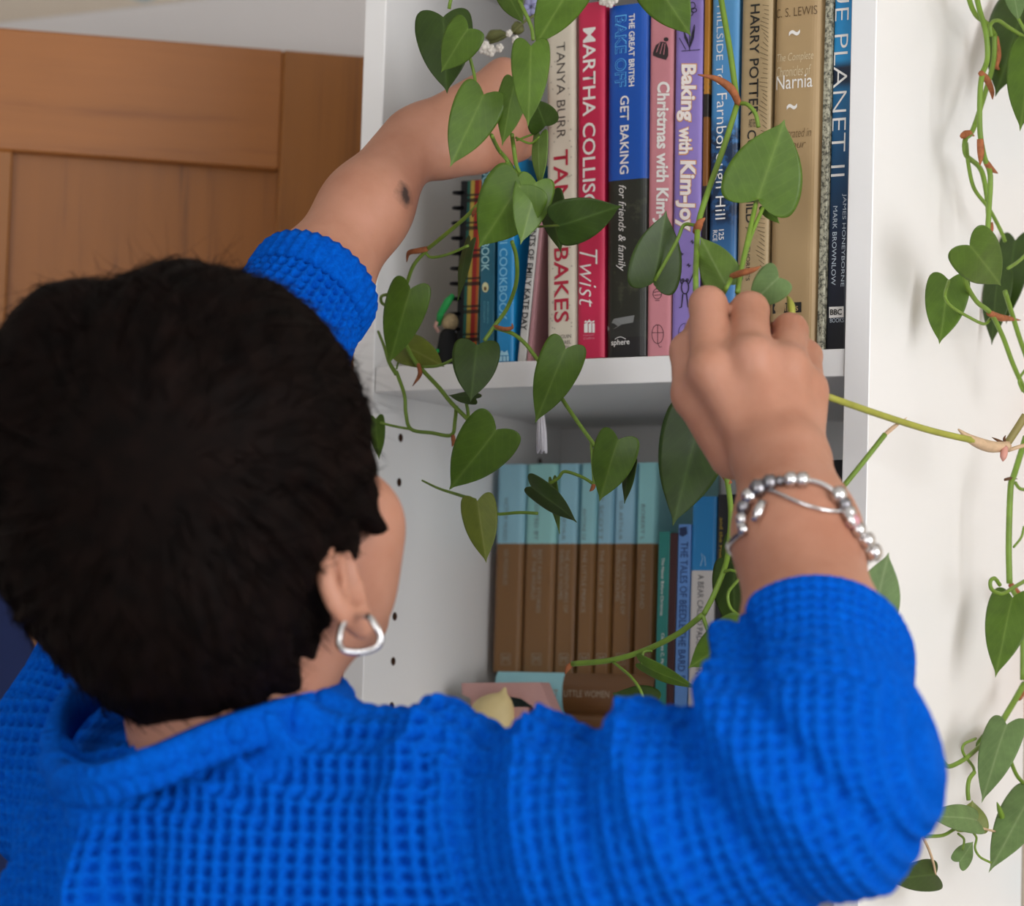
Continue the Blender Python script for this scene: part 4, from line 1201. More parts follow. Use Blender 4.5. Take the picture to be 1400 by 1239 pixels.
# waffle knit : rows of little holes that follow the body and the sleeves
def seg_param(p, pts):
    best = np.full(len(p), 1e9); S = np.zeros(len(p)); A = np.zeros(len(p)); acc = 0.0
    ref = unit(np.cross(pts[1] - pts[0], ZU)); 
    for i in range(len(pts) - 1):
        ab = pts[i + 1] - pts[i]; L = np.linalg.norm(ab); ax = ab / L
        t = np.clip((p - pts[i]) @ ax, 0, L); q = p - pts[i] - t[:, None] * ax; dd = np.linalg.norm(q, axis=1)
        ux = unit(ref - (ref @ ax) * ax); uy = np.cross(ax, ux)
        m = dd < best
        best[m] = dd[m]; S[m] = acc + ((p - pts[i]) @ ax)[m]; A[m] = np.arctan2(q[m] @ uy, q[m] @ ux); acc += L
    return best, S, A
dR, sR, aR = seg_param(V, [SR + axR * -0.02, ER, CUFR])
dL, sL, aL = seg_param(V, [SL, EL, CUFL])
PIT = 0.0084
tors = V[:, 0] - N[0]
armR = ((V - SR) @ axR > 0.02) & (dR < 0.10); armL = (dL < 0.08) & (sL > 0.03) & ~armR
uu = np.where(armR, aR * 0.062, np.where(armL, aL * 0.055, tors + 0.12 * (V[:, 2] - N[2])))
vv = np.where(armR, sR, np.where(armL, sL, V[:, 2]))
cu_ = 0.5 + 0.5 * np.cos(2 * math.pi * uu / PIT); cv_ = 0.5 + 0.5 * np.cos(2 * math.pi * vv / PIT)
cd = collar_dist(V, 3)
keep = np.clip((cd - 0.010) / 0.012, 0, 1)
depth = np.where(armR, 0.0036 * cu_ * cv_ + 0.0010 * cv_, 0.0078 * (cu_ * cv_) ** 1.1 + 0.0009 * cu_)
V = V - Nn * (depth * keep)[:, None]
jo = adopt(np_mesh('jumper', V, Q, M_KNIT))
# ribbed collar band and left cuff
def rib_band(name, loop_pts, axis_fn, h, thick, nrib, par, inward=0.0):
    n = nrib * 4; L = np.array(loop_pts); M_ = len(L); c = L.mean(0)
    seglen = np.linalg.norm(np.roll(L, -1, 0) - L, axis=1); cum = np.concatenate([[0], np.cumsum(seglen)])
    Vv = []; Fc = []
    prof = [(-0.5, -0.5), (-0.5, 0.35), (-0.3, 0.5), (0.3, 0.5), (0.5, 0.30), (0.5, -0.5)]
    for k in range(n):
        s = cum[-1] * k / n; i = min(np.searchsorted(cum, s, 'right') - 1, M_ - 1)
        t = (s - cum[i]) / seglen[i]; p = L[i] * (1 - t) + L[(i + 1) % M_] * t
        tg = unit(L[(i + 1) % M_] - L[i]); ax = axis_fn(p); out = unit(np.cross(tg, ax));
        if out @ (p - c) < 0: out = -out
        ax2 = unit(np.cross(out, tg)); ax2 = ax2 if ax2 @ ax > 0 else -ax2
        rb = 0.0010 * math.cos(2 * math.pi * k / 4)
        for (a, b_) in prof: Vv.append(p + ax2 * a * h + out * (b_ * thick + (rb if b_ > 0 else 0)))
    K = len(prof)
    for k in range(n):
        k2 = (k + 1) % n
        for j in range(K):
            j2 = (j + 1) % K
            Fc.append((k * K + j, k2 * K + j, k2 * K + j2, k * K + j2))
    o = mesh_obj(name, Vv, Fc, M_KNIT, None, True); fix_normals(o)
    o.parent = par
    return o
rib_band('collar', [q - 0.004 * CPN for q in collar], lambda p: CN, 0.022, 0.010, 70, jo)
axl = unit(CUFL - EL); ux = unit(np.cross(axl, ZU)); uy = np.cross(axl, ux)
ring = [CUFL + 0.0385 * (math.cos(a) * ux + math.sin(a) * uy) for a in np.linspace(0, 2 * math.pi, 40)[:-1]]
rib_band('cuff', ring, lambda p: axl, 0.026, 0.010, 34, jo)
uxr = unit(np.cross(axF, ZU)); uyr = np.cross(axF, uxr)
ring = [CUFR - axF * 0.006 + 0.0435 * (math.cos(a) * uxr + math.sin(a) * uyr) for a in np.linspace(0, 2 * math.pi, 40)[:-1]]
rib_band('cuff', ring, lambda p: axF, 0.018, 0.007, 40, jo)

# ---- trousers and shoes (below the frame)
M_JEAN = plain('dark_denim', '#27344d', 0.85, var=0.12, nscale=200, bump=0.2, bscale=900)
hipz = N[2] - 0.50
HX, HY = N[0], N[1] + 0.015
def legs(p):
    d = ell(p, np.array([HX, HY, hipz - 0.02]), (0.165, 0.115, 0.14))
    for s in (1, -1):
        d = smin(d, chain(p, [np.array([HX + s * 0.085, HY, hipz - 0.08]), np.array([HX + s * 0.10, HY + 0.005, 0.50]), np.array([HX + s * 0.11, HY - 0.01, 0.07])], [0.085, 0.062, 0.052], 0.03), 0.03)
    return smax(smax(d, p[:, 2] - hipz - 0.03, 0.01), 0.06 - p[:, 2], 0.005)
V, Q = sdf_mesh(legs, (HX - 0.25, HY - 0.2, 0.03), (HX + 0.25, HY + 0.2, hipz + 0.1), 0.009)
adopt(np_mesh('trousers', V, Q, M_JEAN))
for s in (1, -1):
    def shoe(p):
        c = np.array([HX + s * 0.11, HY + 0.045, 0.03])
        d = ell(p, c, (0.045, 0.125, 0.045)); d = smin(d, ell(p, c + np.array([0, -0.055, 0.03]), (0.042, 0.055, 0.05)), 0.03)
        return smax(d, 0.0 - p[:, 2], 0.004)
    V, Q = sdf_mesh(shoe, (HX + s * 0.11 - 0.07, HY - 0.12, -0.01), (HX + s * 0.11 + 0.07, HY + 0.2, 0.13), 0.006)
    V[:, 2] = np.maximum(V[:, 2], 0.0)
    adopt(np_mesh('shoe', V, Q, plain('white_canvas', '#cfcac2', 0.7)))
# ================================================================== trailing heart-leaf vines
def leaf_mat(name, base, vein, rough=0.42):
    t = NT(name); co = t.coord('Object'); uv = t.coord('UV')
    s = t.sep(uv)                                   # u = across (-1..1 mapped 0..1), v = along
    n = t.noise(co, 90, 3, 0.6)
    c = t.ramp(n, [(0.3, tuple(v * 0.82 for v in lin(base)[:3]) + (1,)), (0.7, tuple(min(1, v * 1.15) for v in lin(base)[:3]) + (1,))])
    ax = t.math('ABSOLUTE', t.math('SUBTRACT', s[0], 0.5))
    mid = t.ramp(ax, [(0.0, (1, 1, 1, 1)), (0.018, (0.45, 0.45, 0.45, 1)), (0.05, (0, 0, 0, 1))])
    # faint side veins
    w = t.math('SINE', t.math('MULTIPLY', t.math('SUBTRACT', s[1], t.math('MULTIPLY', ax, 0.9)), 46.0))
    wv = t.ramp(w, [(0.82, (0, 0, 0, 1)), (1.0, (0.07, 0.07, 0.07, 1))])
    k = t.math('ADD', t.math('MULTIPLY', mid, 0.38), wv)
    mx = t.n('ShaderNodeMix', data_type='RGBA'); t.l(k, mx.inputs[0]); t.l(c, mx.inputs[6]); mx.inputs[7].default_value = lin(vein)
    t.col(mx.outputs[2]); t.b.inputs['Roughness'].default_value = rough
    t.b.inputs['Specular IOR Level'].default_value = 0.4
    t.bump(k, 0.25, 0.0006)
    tr = t.n('ShaderNodeBsdfTranslucent'); tr.inputs[0].default_value = tuple(min(1, v * 1.7) for v in lin(base)[:3]) + (1,)
    ms = t.n('ShaderNodeMixShader'); ms.inputs[0].default_value = 0.18
    t.l(t.b.outputs[0], ms.inputs[1]); t.l(tr.outputs[0], ms.inputs[2])
    t.l(ms.outputs[0], t.t.nodes['Material Output'].inputs['Surface'])
    return t.m
LM = {'d': leaf_mat('leaf_dark_green', '#344a14', '#5f7a3a'), 'm': leaf_mat('leaf_green', '#537020', '#86a04c'),
      'l': leaf_mat('leaf_light_green', '#647f34', '#a3b878'), 'p': leaf_mat('leaf_pale_underside', '#6b8650', '#a9bb86', 0.6),
      'y': leaf_mat('leaf_yellow_green', '#6f7a2a', '#a6aa60')}
M_STEM = plain('green_stem', '#6d8a2c', 0.5, var=0.12, nscale=80)
M_STEM2 = plain('yellow_green_stem', '#9a9a3c', 0.5, var=0.12, nscale=80)
M_SHEATH = plain('dry_orange_sheath', '#9a5a34', 0.8, var=0.25, nscale=300)
M_BUD = plain('pale_pink_sheath', '#c7a886', 0.6, var=0.12, nscale=200)

_half = spline([np.array(q) for q in [(0, 1.0), (0.018, 0.965), (0.05, 0.915), (0.175, 0.80), (0.325, 0.635), (0.44, 0.435), (0.50, 0.22), (0.502, 0.06), (0.465, -0.06), (0.39, -0.118), (0.29, -0.13), (0.18, -0.108), (0.07, -0.055), (0.0, 0.0)]], 3)
_half = np.array(_half)
def leaf(parent, base, tip, wpx, mat='m', plane=('Y', -0.06), tilt=0.0, fold=0.25, bend=0.10, dtip=0.0, org=None, zc=None, cup=0.0, name='leaf'):
    """heart-shaped leaf: sinus at pixel base, point at pixel tip, apparent width wpx; tilt turns the blade about its midrib"""
    if zc is not None: b = P(base[0], base[1], zc); t = P(tip[0], tip[1], zc + dtip)
    else:
        b = U(base[0], base[1], *plane); t = U(tip[0], tip[1], plane[0], plane[1] - dtip if plane[0] == 'Y' else plane[1] + dtip)
    ax = t - b; L = np.linalg.norm(ax); ax /= L
    view = unit((b + t) / 2 - CAM)
    side = unit(np.cross(ax, view)); nrm = np.cross(side, ax)            # towards / away from the viewer
    if nrm @ view > 0: nrm = -nrm
    zz = ((b + t) / 2 - CAM) @ CW
    Wd = 1.06 * wpx / F_PX * zz / max(0.25, math.cos(tilt))
    ct, st = math.cos(tilt), math.sin(tilt)
    sd = ct * side + st * nrm; nm = -st * side + ct * nrm
    n = len(_half); rows = [0, 0.2, 0.45, 0.7, 0.88, 1.0]
    V = []; UV = []; Fc = []
    for sgn in (1, -1):
        b0 = len(V)
        for i, (hx, hy) in enumerate(_half):
            my = max(0.0, min(1.0, hy * 0.92 + 0.08 * (1 - abs(hx) * 2))) if hy > 0 else 0.0
            for r in rows:
                x = sgn * hx * r; y = my + (hy - my) * r
                px, py = x * Wd, y * L
                z = -0.45 * fold * abs(px) + cup * (px * px) / (Wd * 0.5) - bend * L * (y * y) + 0.010 * L * math.sin(7 * y + 3 * x)
                V.append(b + sd * px + ax * py + nm * z)
                UV.append((0.5 + x, max(0, min(1, (y + 0.2) / 1.2))))
        R = len(rows)
        for i in range(n - 1):
            for j in range(R - 1):
                q = (b0 + i * R + j, b0 + (i + 1) * R + j, b0 + (i + 1) * R + j + 1, b0 + i * R + j + 1)
                Fc.append(q if sgn > 0 else q[::-1])
    o = mesh_obj(name, [v - org for v in V], Fc, LM[mat], parent, True)
    me = o.data; ul = me.uv_layers.new(name='UVMap')
    for lp in me.loops: ul.data[lp.index].uv = UV[lp.vertex_index]
    bm = bmesh.new(); bm.from_mesh(me); bmesh.ops.remove_doubles(bm, verts=bm.verts, dist=1e-6)
    bmesh.ops.dissolve_degenerate(bm, dist=1e-7, edges=bm.edges); bm.to_mesh(me); bm.free()
    md = o.modifiers.new('thickness', 'SOLIDIFY'); md.thickness = 0.0006; md.offset = 0
    return o
class Vine:
    def __init__(s, label, anchor):
        s.org = np.asarray(anchor, float); s.o = empty('trailing_vine', s.org); tag(s.o, label, 'plant')
    front = False
    def shift(s, y):                 # the strands that hang in front of the reaching hand lie further out
        return -0.075 * max(0.0, min(1.0, (420 - y) / 170.0)) if s.front else 0.0
    def leaf(s, base, tip, wpx, mat='m', plane=('Y', -0.06), **k):
        if s.front: plane = (plane[0], plane[1] + s.shift((base[1] + tip[1]) / 2))
        return leaf(s.o, base, tip, wpx, mat, plane, org=s.org, **k)
    def pts(s, pl, seq):
        out = []
        for q in seq:
            if len(q) == 3: out.append(U(q[0], q[1], pl, q[2] + s.shift(q[1])))
            else: out.append(P(q[0], q[1], q[3]))
        return out
    def stem(s, seq, r, pl='Y', mat=None, name='stem', r1=None, sides=7):
        p = spline(s.pts(pl, seq), 6); n = len(p)
        rad = [r + (r1 - r) * i / (n - 1) for i in range(n)] if r1 else r
        return tube(name, [q - s.org for q in p], rad, mat or M_STEM, s.o, sides)
    def sheath(s, seq, r, pl='Y', mat=None):
        p = spline(s.pts(pl, seq), 5); n = len(p)
        rad = [r * (0.35 + 0.65 * math.sin(math.pi * min(0.85, 0.25 + 0.6 * i / (n - 1)))) * (1 - 0.8 * (i / (n - 1)) ** 3) for i in range(n)]
        return tube('sheath', [q - s.org for q in p], rad, mat or M_SHEATH, s.o, 6)

A = Vine('heart-leaf vine trailing over the short teal books and the cream and red-pink cookery books', U(640, -60, 'Y', -0.04))
A.front = True
a = -0.05; b_ = -0.075
S = A.stem
S([(640, -60, -0.03), (618, -5, a), (614, 12, a)], 0.0012)
A.leaf((606, 24), (611, 122), 74, 'd', ('Y', -0.055), fold=0.15, bend=0.12, dtip=0.012)
A.leaf((640, 40), (600, 98), 50, 'm', ('Y', -0.085), tilt=0.5, fold=0.1)
S([(632, 42, -0.07), (648, 100, -0.06), (649, 120, -0.065)], 0.0011)
A.leaf((661, 130), (616, 227), 64, 'm', ('Y', -0.09), fold=0.2, bend=0.12, dtip=0.01)
S([(690, -40, -0.03), (712, 5, a), (726, 36, a), (729, 55, a)], 0.0013)
A.leaf((726, 64), (722, 168), 50, 'm', ('Y', -0.095), fold=0.30, bend=0.10, dtip=0.015)
A.leaf((782, -24), (733, 66), 62, 'm', ('Y', -0.085), tilt=-0.3, fold=0.2)
A.leaf((688, -22), (712, 32), 34, 'm', ('Y', -0.05), tilt=0.6, fold=0.2)
A.leaf((704, 115), (683, 198), 38, 'm', ('Y', -0.082), tilt=0.5, fold=0.25)
A.leaf((745, 172), (733, 138), 42, 'd', ('Y', -0.06), tilt=0.2, fold=0.15, dtip=0.02)
A.leaf((738, 187), (733, 258), 20, 'l', ('Y', -0.06), tilt=0.9, fold=0.2)
S([(668, 130, -0.085), (690, 131, -0.08), (703, 118, -0.08)], 0.0008)
S([(672, 185, -0.08), (682, 205, a), (692, 217, a), (703, 234, a), (713, 248, -0.07)], 0.0014)
S([(700, 184, -0.06), (702, 200, a), (706, 226, a), (712, 240, a)], 0.0014)
S([(705, 188, -0.06), (725, 196, -0.058), (738, 187, -0.06)], 0.0008); S([(706, 192, -0.06), (735, 181, -0.058)], 0.0007)
A.leaf((711, 254), (651, 340), 84, 'm', ('Y', -0.095), tilt=0.15, fold=0.18, bend=0.14)
A.leaf((733, 250), (714, 333), 52, 'm', ('Y', -0.085), tilt=-0.25, fold=0.2, dtip=0.008)
A.leaf((752, 270), (763, 345), 34, 'd', ('Y', -0.06), tilt=0.6, fold=0.2)
A.leaf((766, 308), (847, 284), 60, 'd', ('Y', -0.085), tilt=0.2, fold=0.15)
S([(735, 310, -0.07), (752, 309, -0.075), (766, 308, -0.084)], 0.0008)
S([(694, 222, a), (680, 240, -0.055), (668, 262, -0.06), (640, 294, -0.06), (600, 328, -0.055), (585, 340, -0.05)], 0.0014)
A.sheath([(585, 340, -0.05), (572, 343, -0.055), (559, 346, -0.055), (556, 358, -0.055)], 0.0022)
A.sheath([(655, 278, -0.06), (648, 290, -0.062), (646, 297, -0.062)], 0.0016)
S([(585, 340, -0.05), (566, 362, -0.055), (556, 388, -0.06)], 0.0013)
S([(582, 346, -0.05), (590, 352, -0.052), (612, 348, -0.054), (640, 336, -0.056)], 0.0010)
A.leaf((642, 333), (620, 410), 14, 'd', ('Y', -0.05), tilt=0.95, fold=0.1)
A.leaf((561, 396), (530, 499), 55, 'm', ('Y', -0.08), tilt=0.15, fold=0.3, bend=0.12)
S([(556, 388, -0.06), (535, 401, -0.058), (522, 405, -0.056), (522, 414, -0.056), (530, 419, -0.058)], 0.0011)
A.leaf((553, 474), (606, 498), 42, 'y', ('Y', -0.055), tilt=-0.4, fold=0.15)
S([(545, 450, -0.06), (560, 482, -0.06), (572, 500, -0.06), (600, 530, -0.06), (618, 552, -0.06), (646, 580, -0.065)], 0.0015)
A.sheath([(572, 498, -0.06), (574, 512, -0.062), (564, 528, -0.062)], 0.0018)
S([(576, 502, -0.06), (600, 500, -0.058), (625, 488, -0.06), (648, 470, -0.07)], 0.0010)
S([(517, 453, -0.05), (526, 476, -0.055), (532, 495, -0.055), (542, 512, -0.055)], 0.0009, r1=0.0016)
S([(548, 478, -0.055), (545, 492, -0.055), (542, 505, -0.055)], 0.0007)
S([(542, 508, -0.055), (553, 540, -0.056), (555, 565, -0.056), (562, 587, -0.056), (590, 592, -0.056), (617, 595, -0.056), (622, 575, -0.056), (624, 555, -0.058)], 0.0013)
S([(562, 587, -0.056), (540, 583, -0.055), (520, 578, -0.055)], 0.0009)
A.sheath([(619, 595, -0.056), (620, 604, -0.056), (618, 611, -0.056)], 0.0016)
A.leaf((514, 574), (517, 628), 22, 'm', ('Y', -0.05), tilt=0.3)
A.leaf((652, 473), (643, 547), 61, 'd', ('Y', -0.085), tilt=0.1, fold=0.2, bend=0.08, dtip=0.01)
A.leaf((650, 545), (612, 538), 16, 'd', ('Y', -0.065), tilt=0.6)
S([(637, 548, -0.06), (640, 565, -0.06), (640, 586, -0.065)], 0.0012)
A.leaf((678, 588), (613, 673), 74, 'm', ('Y', -0.09), tilt=-0.1, fold=0.25, bend=0.10)
S([(700, 330, -0.06), (706, 352, -0.06), (706, 385, -0.06), (694, 420, -0.06), (676, 446, -0.06), (662, 466, -0.065)], 0.0014)
A.sheath([(676, 446, -0.06), (690, 450, -0.063), (700, 448, -0.063), (700, 442, -0.063)], 0.0016)
S([(676, 448, -0.06), (700, 456, -0.06), (718, 470, -0.06), (732, 488, -0.06), (742, 500, -0.065)], 0.0014)
A.leaf((773, 478), (730, 580), 57, 'm', ('Y', -0.085), tilt=0.1, fold=0.25, bend=0.10)
S([(742, 500, -0.065), (765, 540, -0.06), (785, 570, -0.06), (802, 594, -0.06), (815, 612, -0.06)], 0.0014)
A.leaf((845, 602), (817, 686), 57, 'm', ('Y', -0.075), tilt=0.3, fold=0.35)
A.leaf((862, 632), (850, 688), 16, 'd', ('Y', -0.06), tilt=0.8)
S([(808, 602, -0.06), (810, 635, -0.06), (812, 662, -0.06)], 0.0009)
S([(812, 662, -0.06), (795, 652, -0.06), (772, 645, -0.06), (762, 655, -0.06), (740, 667, -0.06)], 0.0011)
A.sheath([(812, 662, -0.06), (810, 668, -0.06), (806, 672, -0.06)], 0.0015)
A.leaf((727, 666), (795, 712), 30, 'd', ('Y', -0.07), tilt=0.6, fold=0.4, bend=-0.1)
A.leaf((755, 660), (760, 730), 12, 'm', ('Y', -0.055), tilt=0.9)
S([(735, 702, -0.058), (710, 701, -0.058), (680, 703, -0.058), (672, 697, -0.06)], 0.0011)
A.leaf((653, 686), (664, 769), 46, 'y', ('Y', -0.075), tilt=0.1, fold=0.35)
S([(650, 684, -0.06), (625, 676, -0.058), (600, 668, -0.056), (577, 657, -0.055)], 0.0013, r1=0.0007)

B = Vine('heart-leaf vine hanging over blue and tan books and held in the right hand', U(985, -60, 'Y', -0.04))
S = B.stem
S([(978, -60, -0.03), (986, 0, -0.045), (998, 70, -0.055), (1008, 142, -0.06)], 0.0020)
S([(1008, 142, -0.06), (990, 200, -0.075), (968, 262, -0.09), (955, 305, -0.10), (952, 350, -0.12), (951, 385, 0, 1.88), (953, 430, 0, 1.888)], 0.0019)
B.sheath([(1010, 142, -0.06), (1000, 122, -0.07), (980, 108, -0.075), (954, 102, -0.08)], 0.0030)
B.sheath([(952, 318, -0.10), (956, 306, -0.105), (964, 298, -0.105)], 0.0030)
S([(1010, 141, -0.06), (1022, 143, -0.062), (1033, 156, -0.062), (1037, 174, -0.062)], 0.0014)
B.leaf((1036, 272), (1073, 163), 102, 'm', ('Y', -0.085), tilt=0.05, fold=0.12, bend=0.06)
B.leaf((1044, 282), (1064, 306), 16, 'm', ('Y', -0.075), tilt=0.5)
S([(1034, 275, -0.08), (1024, 320, -0.10), (1014, 365, -0.12), (1008, 400, 0, 1.885)], 0.0016)
S([(1044, 282, -0.08), (1026, 325, -0.10), (1014, 370, -0.12), (1008, 410, 0, 1.89)], 0.0013)
B.leaf((893, 386), (914, 288), 68, 'd', ('Y', -0.10), tilt=0.35, fold=0.2)
S([(895, 384, -0.10), (925, 330, -0.10), (935, 308, -0.098), (950, 308, -0.10)], 0.0012)
B.leaf((992, 388), (954, 322), 52, 'l', ('Y', -0.12), tilt=-0.3, fold=0.1)
B.sheath([(1000, 378, -0.135), (1015, 373, -0.14), (1030, 369, -0.14), (1040, 364, -0.14)], 0.0022)
S([(1001, 378, -0.13), (994, 392, -0.15), (988, 404, 0, 1.89)], 0.0014)
B.leaf((1064, 380), (1022, 420), 48, 'p', ('Y', -0.13), tilt=0.2, fold=0.1)
B.sheath([(1083, 430, 0, 1.89), (1081, 415, 0, 1.895), (1076, 404, 0, 1.9)], 0.0026, mat=M_STEM2)
# below the hand
B.leaf((958, 572), (918, 720), 92, 'd', ('Y', -0.10), tilt=0.15, fold=0.2, bend=0.08)
S([(965, 560, -0.11), (985, 600, -0.11), (994, 655, -0.10), (999, 700, -0.09), (996, 750, -0.085), (990, 778, -0.08), (975, 815, -0.08), (962, 840, -0.08)], 0.0018)
B.sheath([(998, 662, -0.098), (988, 648, -0.10), (975, 642, -0.105)], 0.0024)
S([(962, 840, -0.08), (925, 868, -0.075), (880, 890, -0.07), (835, 903, -0.07), (782, 908, -0.07)], 0.0019)
B.sheath([(782, 908, -0.07), (776, 914, -0.07), (773, 922, -0.07)], 0.0020)
S([(960, 838, -0.08), (965, 855, -0.08), (972, 870, -0.082), (980, 872, -0.085)], 0.0013)
B.leaf((1014, 864), (939, 918), 58, 'm', ('Y', -0.09), tilt=-0.3, fold=0.15)
B.leaf((1005, 776), (1000, 872), 60, 'd', ('Y', -0.07), tilt=0.5, fold=0.2)
B.leaf((1018, 735), (985, 782), 46, 'd', ('Y', -0.06), tilt=0.4, fold=0.2)
S([(990, 782, -0.08), (1000, 780, -0.085), (1012, 788, -0.085), (996, 810, -0.085), (998, 830, -0.085), (1010, 842, -0.085)], 0.0010)
B.leaf((878, 908), (950, 946), 20, 'm', ('Y', -0.075), tilt=0.7)
S([(892, 890, -0.072), (880, 892, -0.074), (878, 908, -0.075)], 0.0009)
B.leaf((884, 968), (836, 945), 56, 'd', ('Y', -0.08), tilt=0.35, fold=0.1)
S([(838, 905, -0.07), (862, 925, -0.085), (876, 945, -0.09), (882, 967, -0.088)], 0.0010)
B.leaf((893, -30), (941, 47), 66, 'm', ('Y', -0.075), tilt=0.2, fold=0.2)

G = Vine('heart-leaf vines hanging down the outer white side of the bookcase', U(1350, -60, 'X', 0.44))
S = lambda seq, r, mat=None, r1=None: G.stem(seq, r, 'X', mat, r1=r1)
X1 = 0.425; X2 = 0.44
S([(1320, -40, X1), (1324, -5, X1), (1334, 20, X1), (1350, 33, X1), (1360, 47, X1)], 0.0018)
S([(1330, -30, X2), (1338, 8, X2), (1348, 45, X2), (1350, 80, X2), (1343, 102, X2), (1340, 130, X2), (1340, 180, X2), (1346, 215, X2), (1354, 240, X2), (1352, 290, X2), (1350, 322, X2)], 0.0019)
S([(1360, 47, X1), (1358, 85, X1), (1346, 130, X1), (1330, 178, X1), (1320, 190, X1), (1321, 212, X1), (1340, 230, X1), (1348, 260, X1), (1352, 300, X1)], 0.0018)
S([(1321, 195, X1), (1324, 225, X1), (1332, 258, X1), (1352, 285, X1), (1368, 315, X1), (1374, 330, X1)], 0.0014)
S([(1355, 50, X2), (1354, 34, X2), (1364, 28, X2), (1380, 38, X2), (1402, 52, X2)], 0.0014)
for q in ([(1361, 50, X1), (1364, 75, X1), (1362, 90, X1), (1368, 97, X1)], [(1341, 100, X2), (1350, 110, X2), (1356, 125, X2), (1357, 136, X2)],
          [(1316, 186, X1), (1324, 182, X1), (1332, 186, X1)], [(1340, 190, X2), (1341, 210, X2), (1340, 226, X2)], [(1348, 222, X2), (1354, 230, X2), (1364, 237, X2)],
          [(1352, 320, X2), (1354, 310, X2), (1357, 304, X2)], [(1352, 428, X2), (1366, 434, X2), (1380, 436, X2), (1395, 438, X2)], [(1382, 800, X1), (1392, 812, X1), (1402, 818, X1)],
          [(1366, 992, X1), (1370, 990, X1), (1364, 986, X1)], [(1392, 955, X1), (1400, 945, X1)]):
    G.sheath(q, 0.0026, 'X')
lf = lambda *a, **k: G.leaf(*a, **k)
lf((1402, 6), (1360, 120), 76, 'd', ('X', 0.43), tilt=0.3, fold=0.15)
lf((1386, -12), (1392, 30), 26, 'p', ('X', 0.46), tilt=0.2)
lf((1412, 62), (1392, 173), 58, 'm', ('X', 0.47), tilt=0.3, fold=0.2)
lf((1326, 336), (1378, 400), 66, 'm', ('X', 0.47), tilt=-0.1, fold=0.1, bend=0.12)
lf((1388, 330), (1372, 438), 44, 'd', ('X', 0.415), tilt=0.4, fold=0.2)
lf((1365, 380), (1352, 468), 36, 'd', ('X', 0.412), tilt=0.5, fold=0.2)
lf((1297, 384), (1285, 474), 56, 'm', ('X', 0.425), tilt=0.15, fold=0.2, bend=-0.08)
S([(1297, 384, 0.432), (1292, 405, 0.436), (1302, 420, 0.436), (1325, 434, 0.436), (1345, 443, 0.436), (1354, 436, 0.436)], 0.0011)
S([(1320, 362, X2), (1320, 385, X2), (1335, 412, X2), (1354, 428, X2), (1370, 458, X2), (1385, 498, X2), (1402, 536, X2)], 0.0017)
S([(1374, 398, X2), (1384, 430, X2), (1394, 462, X2), (1404, 490, X2)], 0.0018)
S([(1405, 346, X2), (1392, 358, X2), (1378, 367, X2)], 0.0012)
S([(1402, 505, X2), (1393, 520, X2), (1398, 535, X2)], 0.0010)
# the long runner from the hand
S([(1128, 541, 0, 1.86), (1200, 566, 0, 1.90), (1270, 588, 0, 1.94), (1330, 602, 0, 1.97), (1372, 611, 0, 2.0)], 0.0022, M_STEM2)
G.sheath([(1378, 610, 0, 1.995), (1355, 611, 0, 1.985), (1328, 601, 0, 1.97), (1310, 587, 0, 1.965)], 0.0042, mat=M_BUD)
G.sheath([(1374, 612, 0, 1.99), (1372, 624, 0, 1.985), (1371, 631, 0, 1.985)], 0.0026, mat=plain('pink_bud', '#c98f80', 0.6))
S([(1376, 608, 0, 2.0), (1388, 590, 0, 2.0), (1402, 568, 0, 2.0)], 0.0026, plain('brown_green_stem', '#8c8048', 0.55, var=0.12))
S([(1378, 616, 0, 2.0), (1390, 612, 0, 2.0), (1404, 608, 0, 2.0)], 0.0013, M_BUD)
for q in ([(1375, 607, 0, 1.995), (1364, 602, 0, 1.99), (1356, 598, 0, 1.99)], [(1374, 606, 0, 1.995), (1373, 600, 0, 1.99), (1375, 595, 0, 1.99)]): G.sheath(q, 0.0010, mat=M_HOLE)
S([(1154, 664, 0, 1.90), (1180, 632, 0, 1.91), (1210, 594, 0, 1.92)], 0.0017, M_STEM)
G.sheath([(1209, 595, 0, 1.92), (1222, 584, 0, 1.92), (1240, 571, 0, 1.922)], 0.0016, mat=M_BUD)
S([(1402, 598, X2), (1396, 618, X2), (1386, 650, X2), (1382, 662, X2), (1380, 700, X2), (1379, 750, X2), (1380, 798, X2)], 0.0022)
G.sheath([(1374, 656, X2), (1383, 654, X2), (1391, 655, X2)], 0.0012, 'X', M_HOLE)
S([(1388, 660, X2), (1394, 668, X2), (1404, 670, X2)], 0.0012)
S([(1400, 720, X2), (1396, 735, X2), (1386, 748, X2)], 0.0009)
S([(1404, 793, X2), (1388, 802, X2), (1370, 812, X2), (1356, 806, X2), (1354, 795, X2), (1360, 791, X2), (1367, 800, X2)], 0.0014)
lf((1384, 818), (1360, 922), 58, 'm', ('X', 0.44), tilt=0.2, fold=0.12, bend=0.08)
S([(1384, 806, X1), (1395, 830, X1), (1398, 870, X1), (1398, 930, X1)], 0.0018)
S([(1400, 935, X1), (1386, 960, X1), (1368, 990, X1)], 0.0022)
lf((1350, 1030), (1386, 990), 40, 'm', ('X', 0.42), tilt=0.3)
lf((1376, 992), (1341, 1090), 50, 'p', ('X', 0.445), tilt=0.3, fold=0.1)
S([(1364, 994, X1), (1345, 1015, X1), (1322, 1036, X1), (1298, 1048, X1), (1288, 1040, X1)], 0.0016)
S([(1334, 1010, X1), (1318, 1018, X1), (1317, 1030, X1), (1330, 1048, X1), (1332, 1058, X1)], 0.0010)
S([(1332, 1056, X2), (1325, 1066, X2), (1323, 1080, X2), (1324, 1094, X2)], 0.0015)
S([(1380, 1036, X2), (1390, 1060, X2), (1402, 1074, X2)], 0.0014)
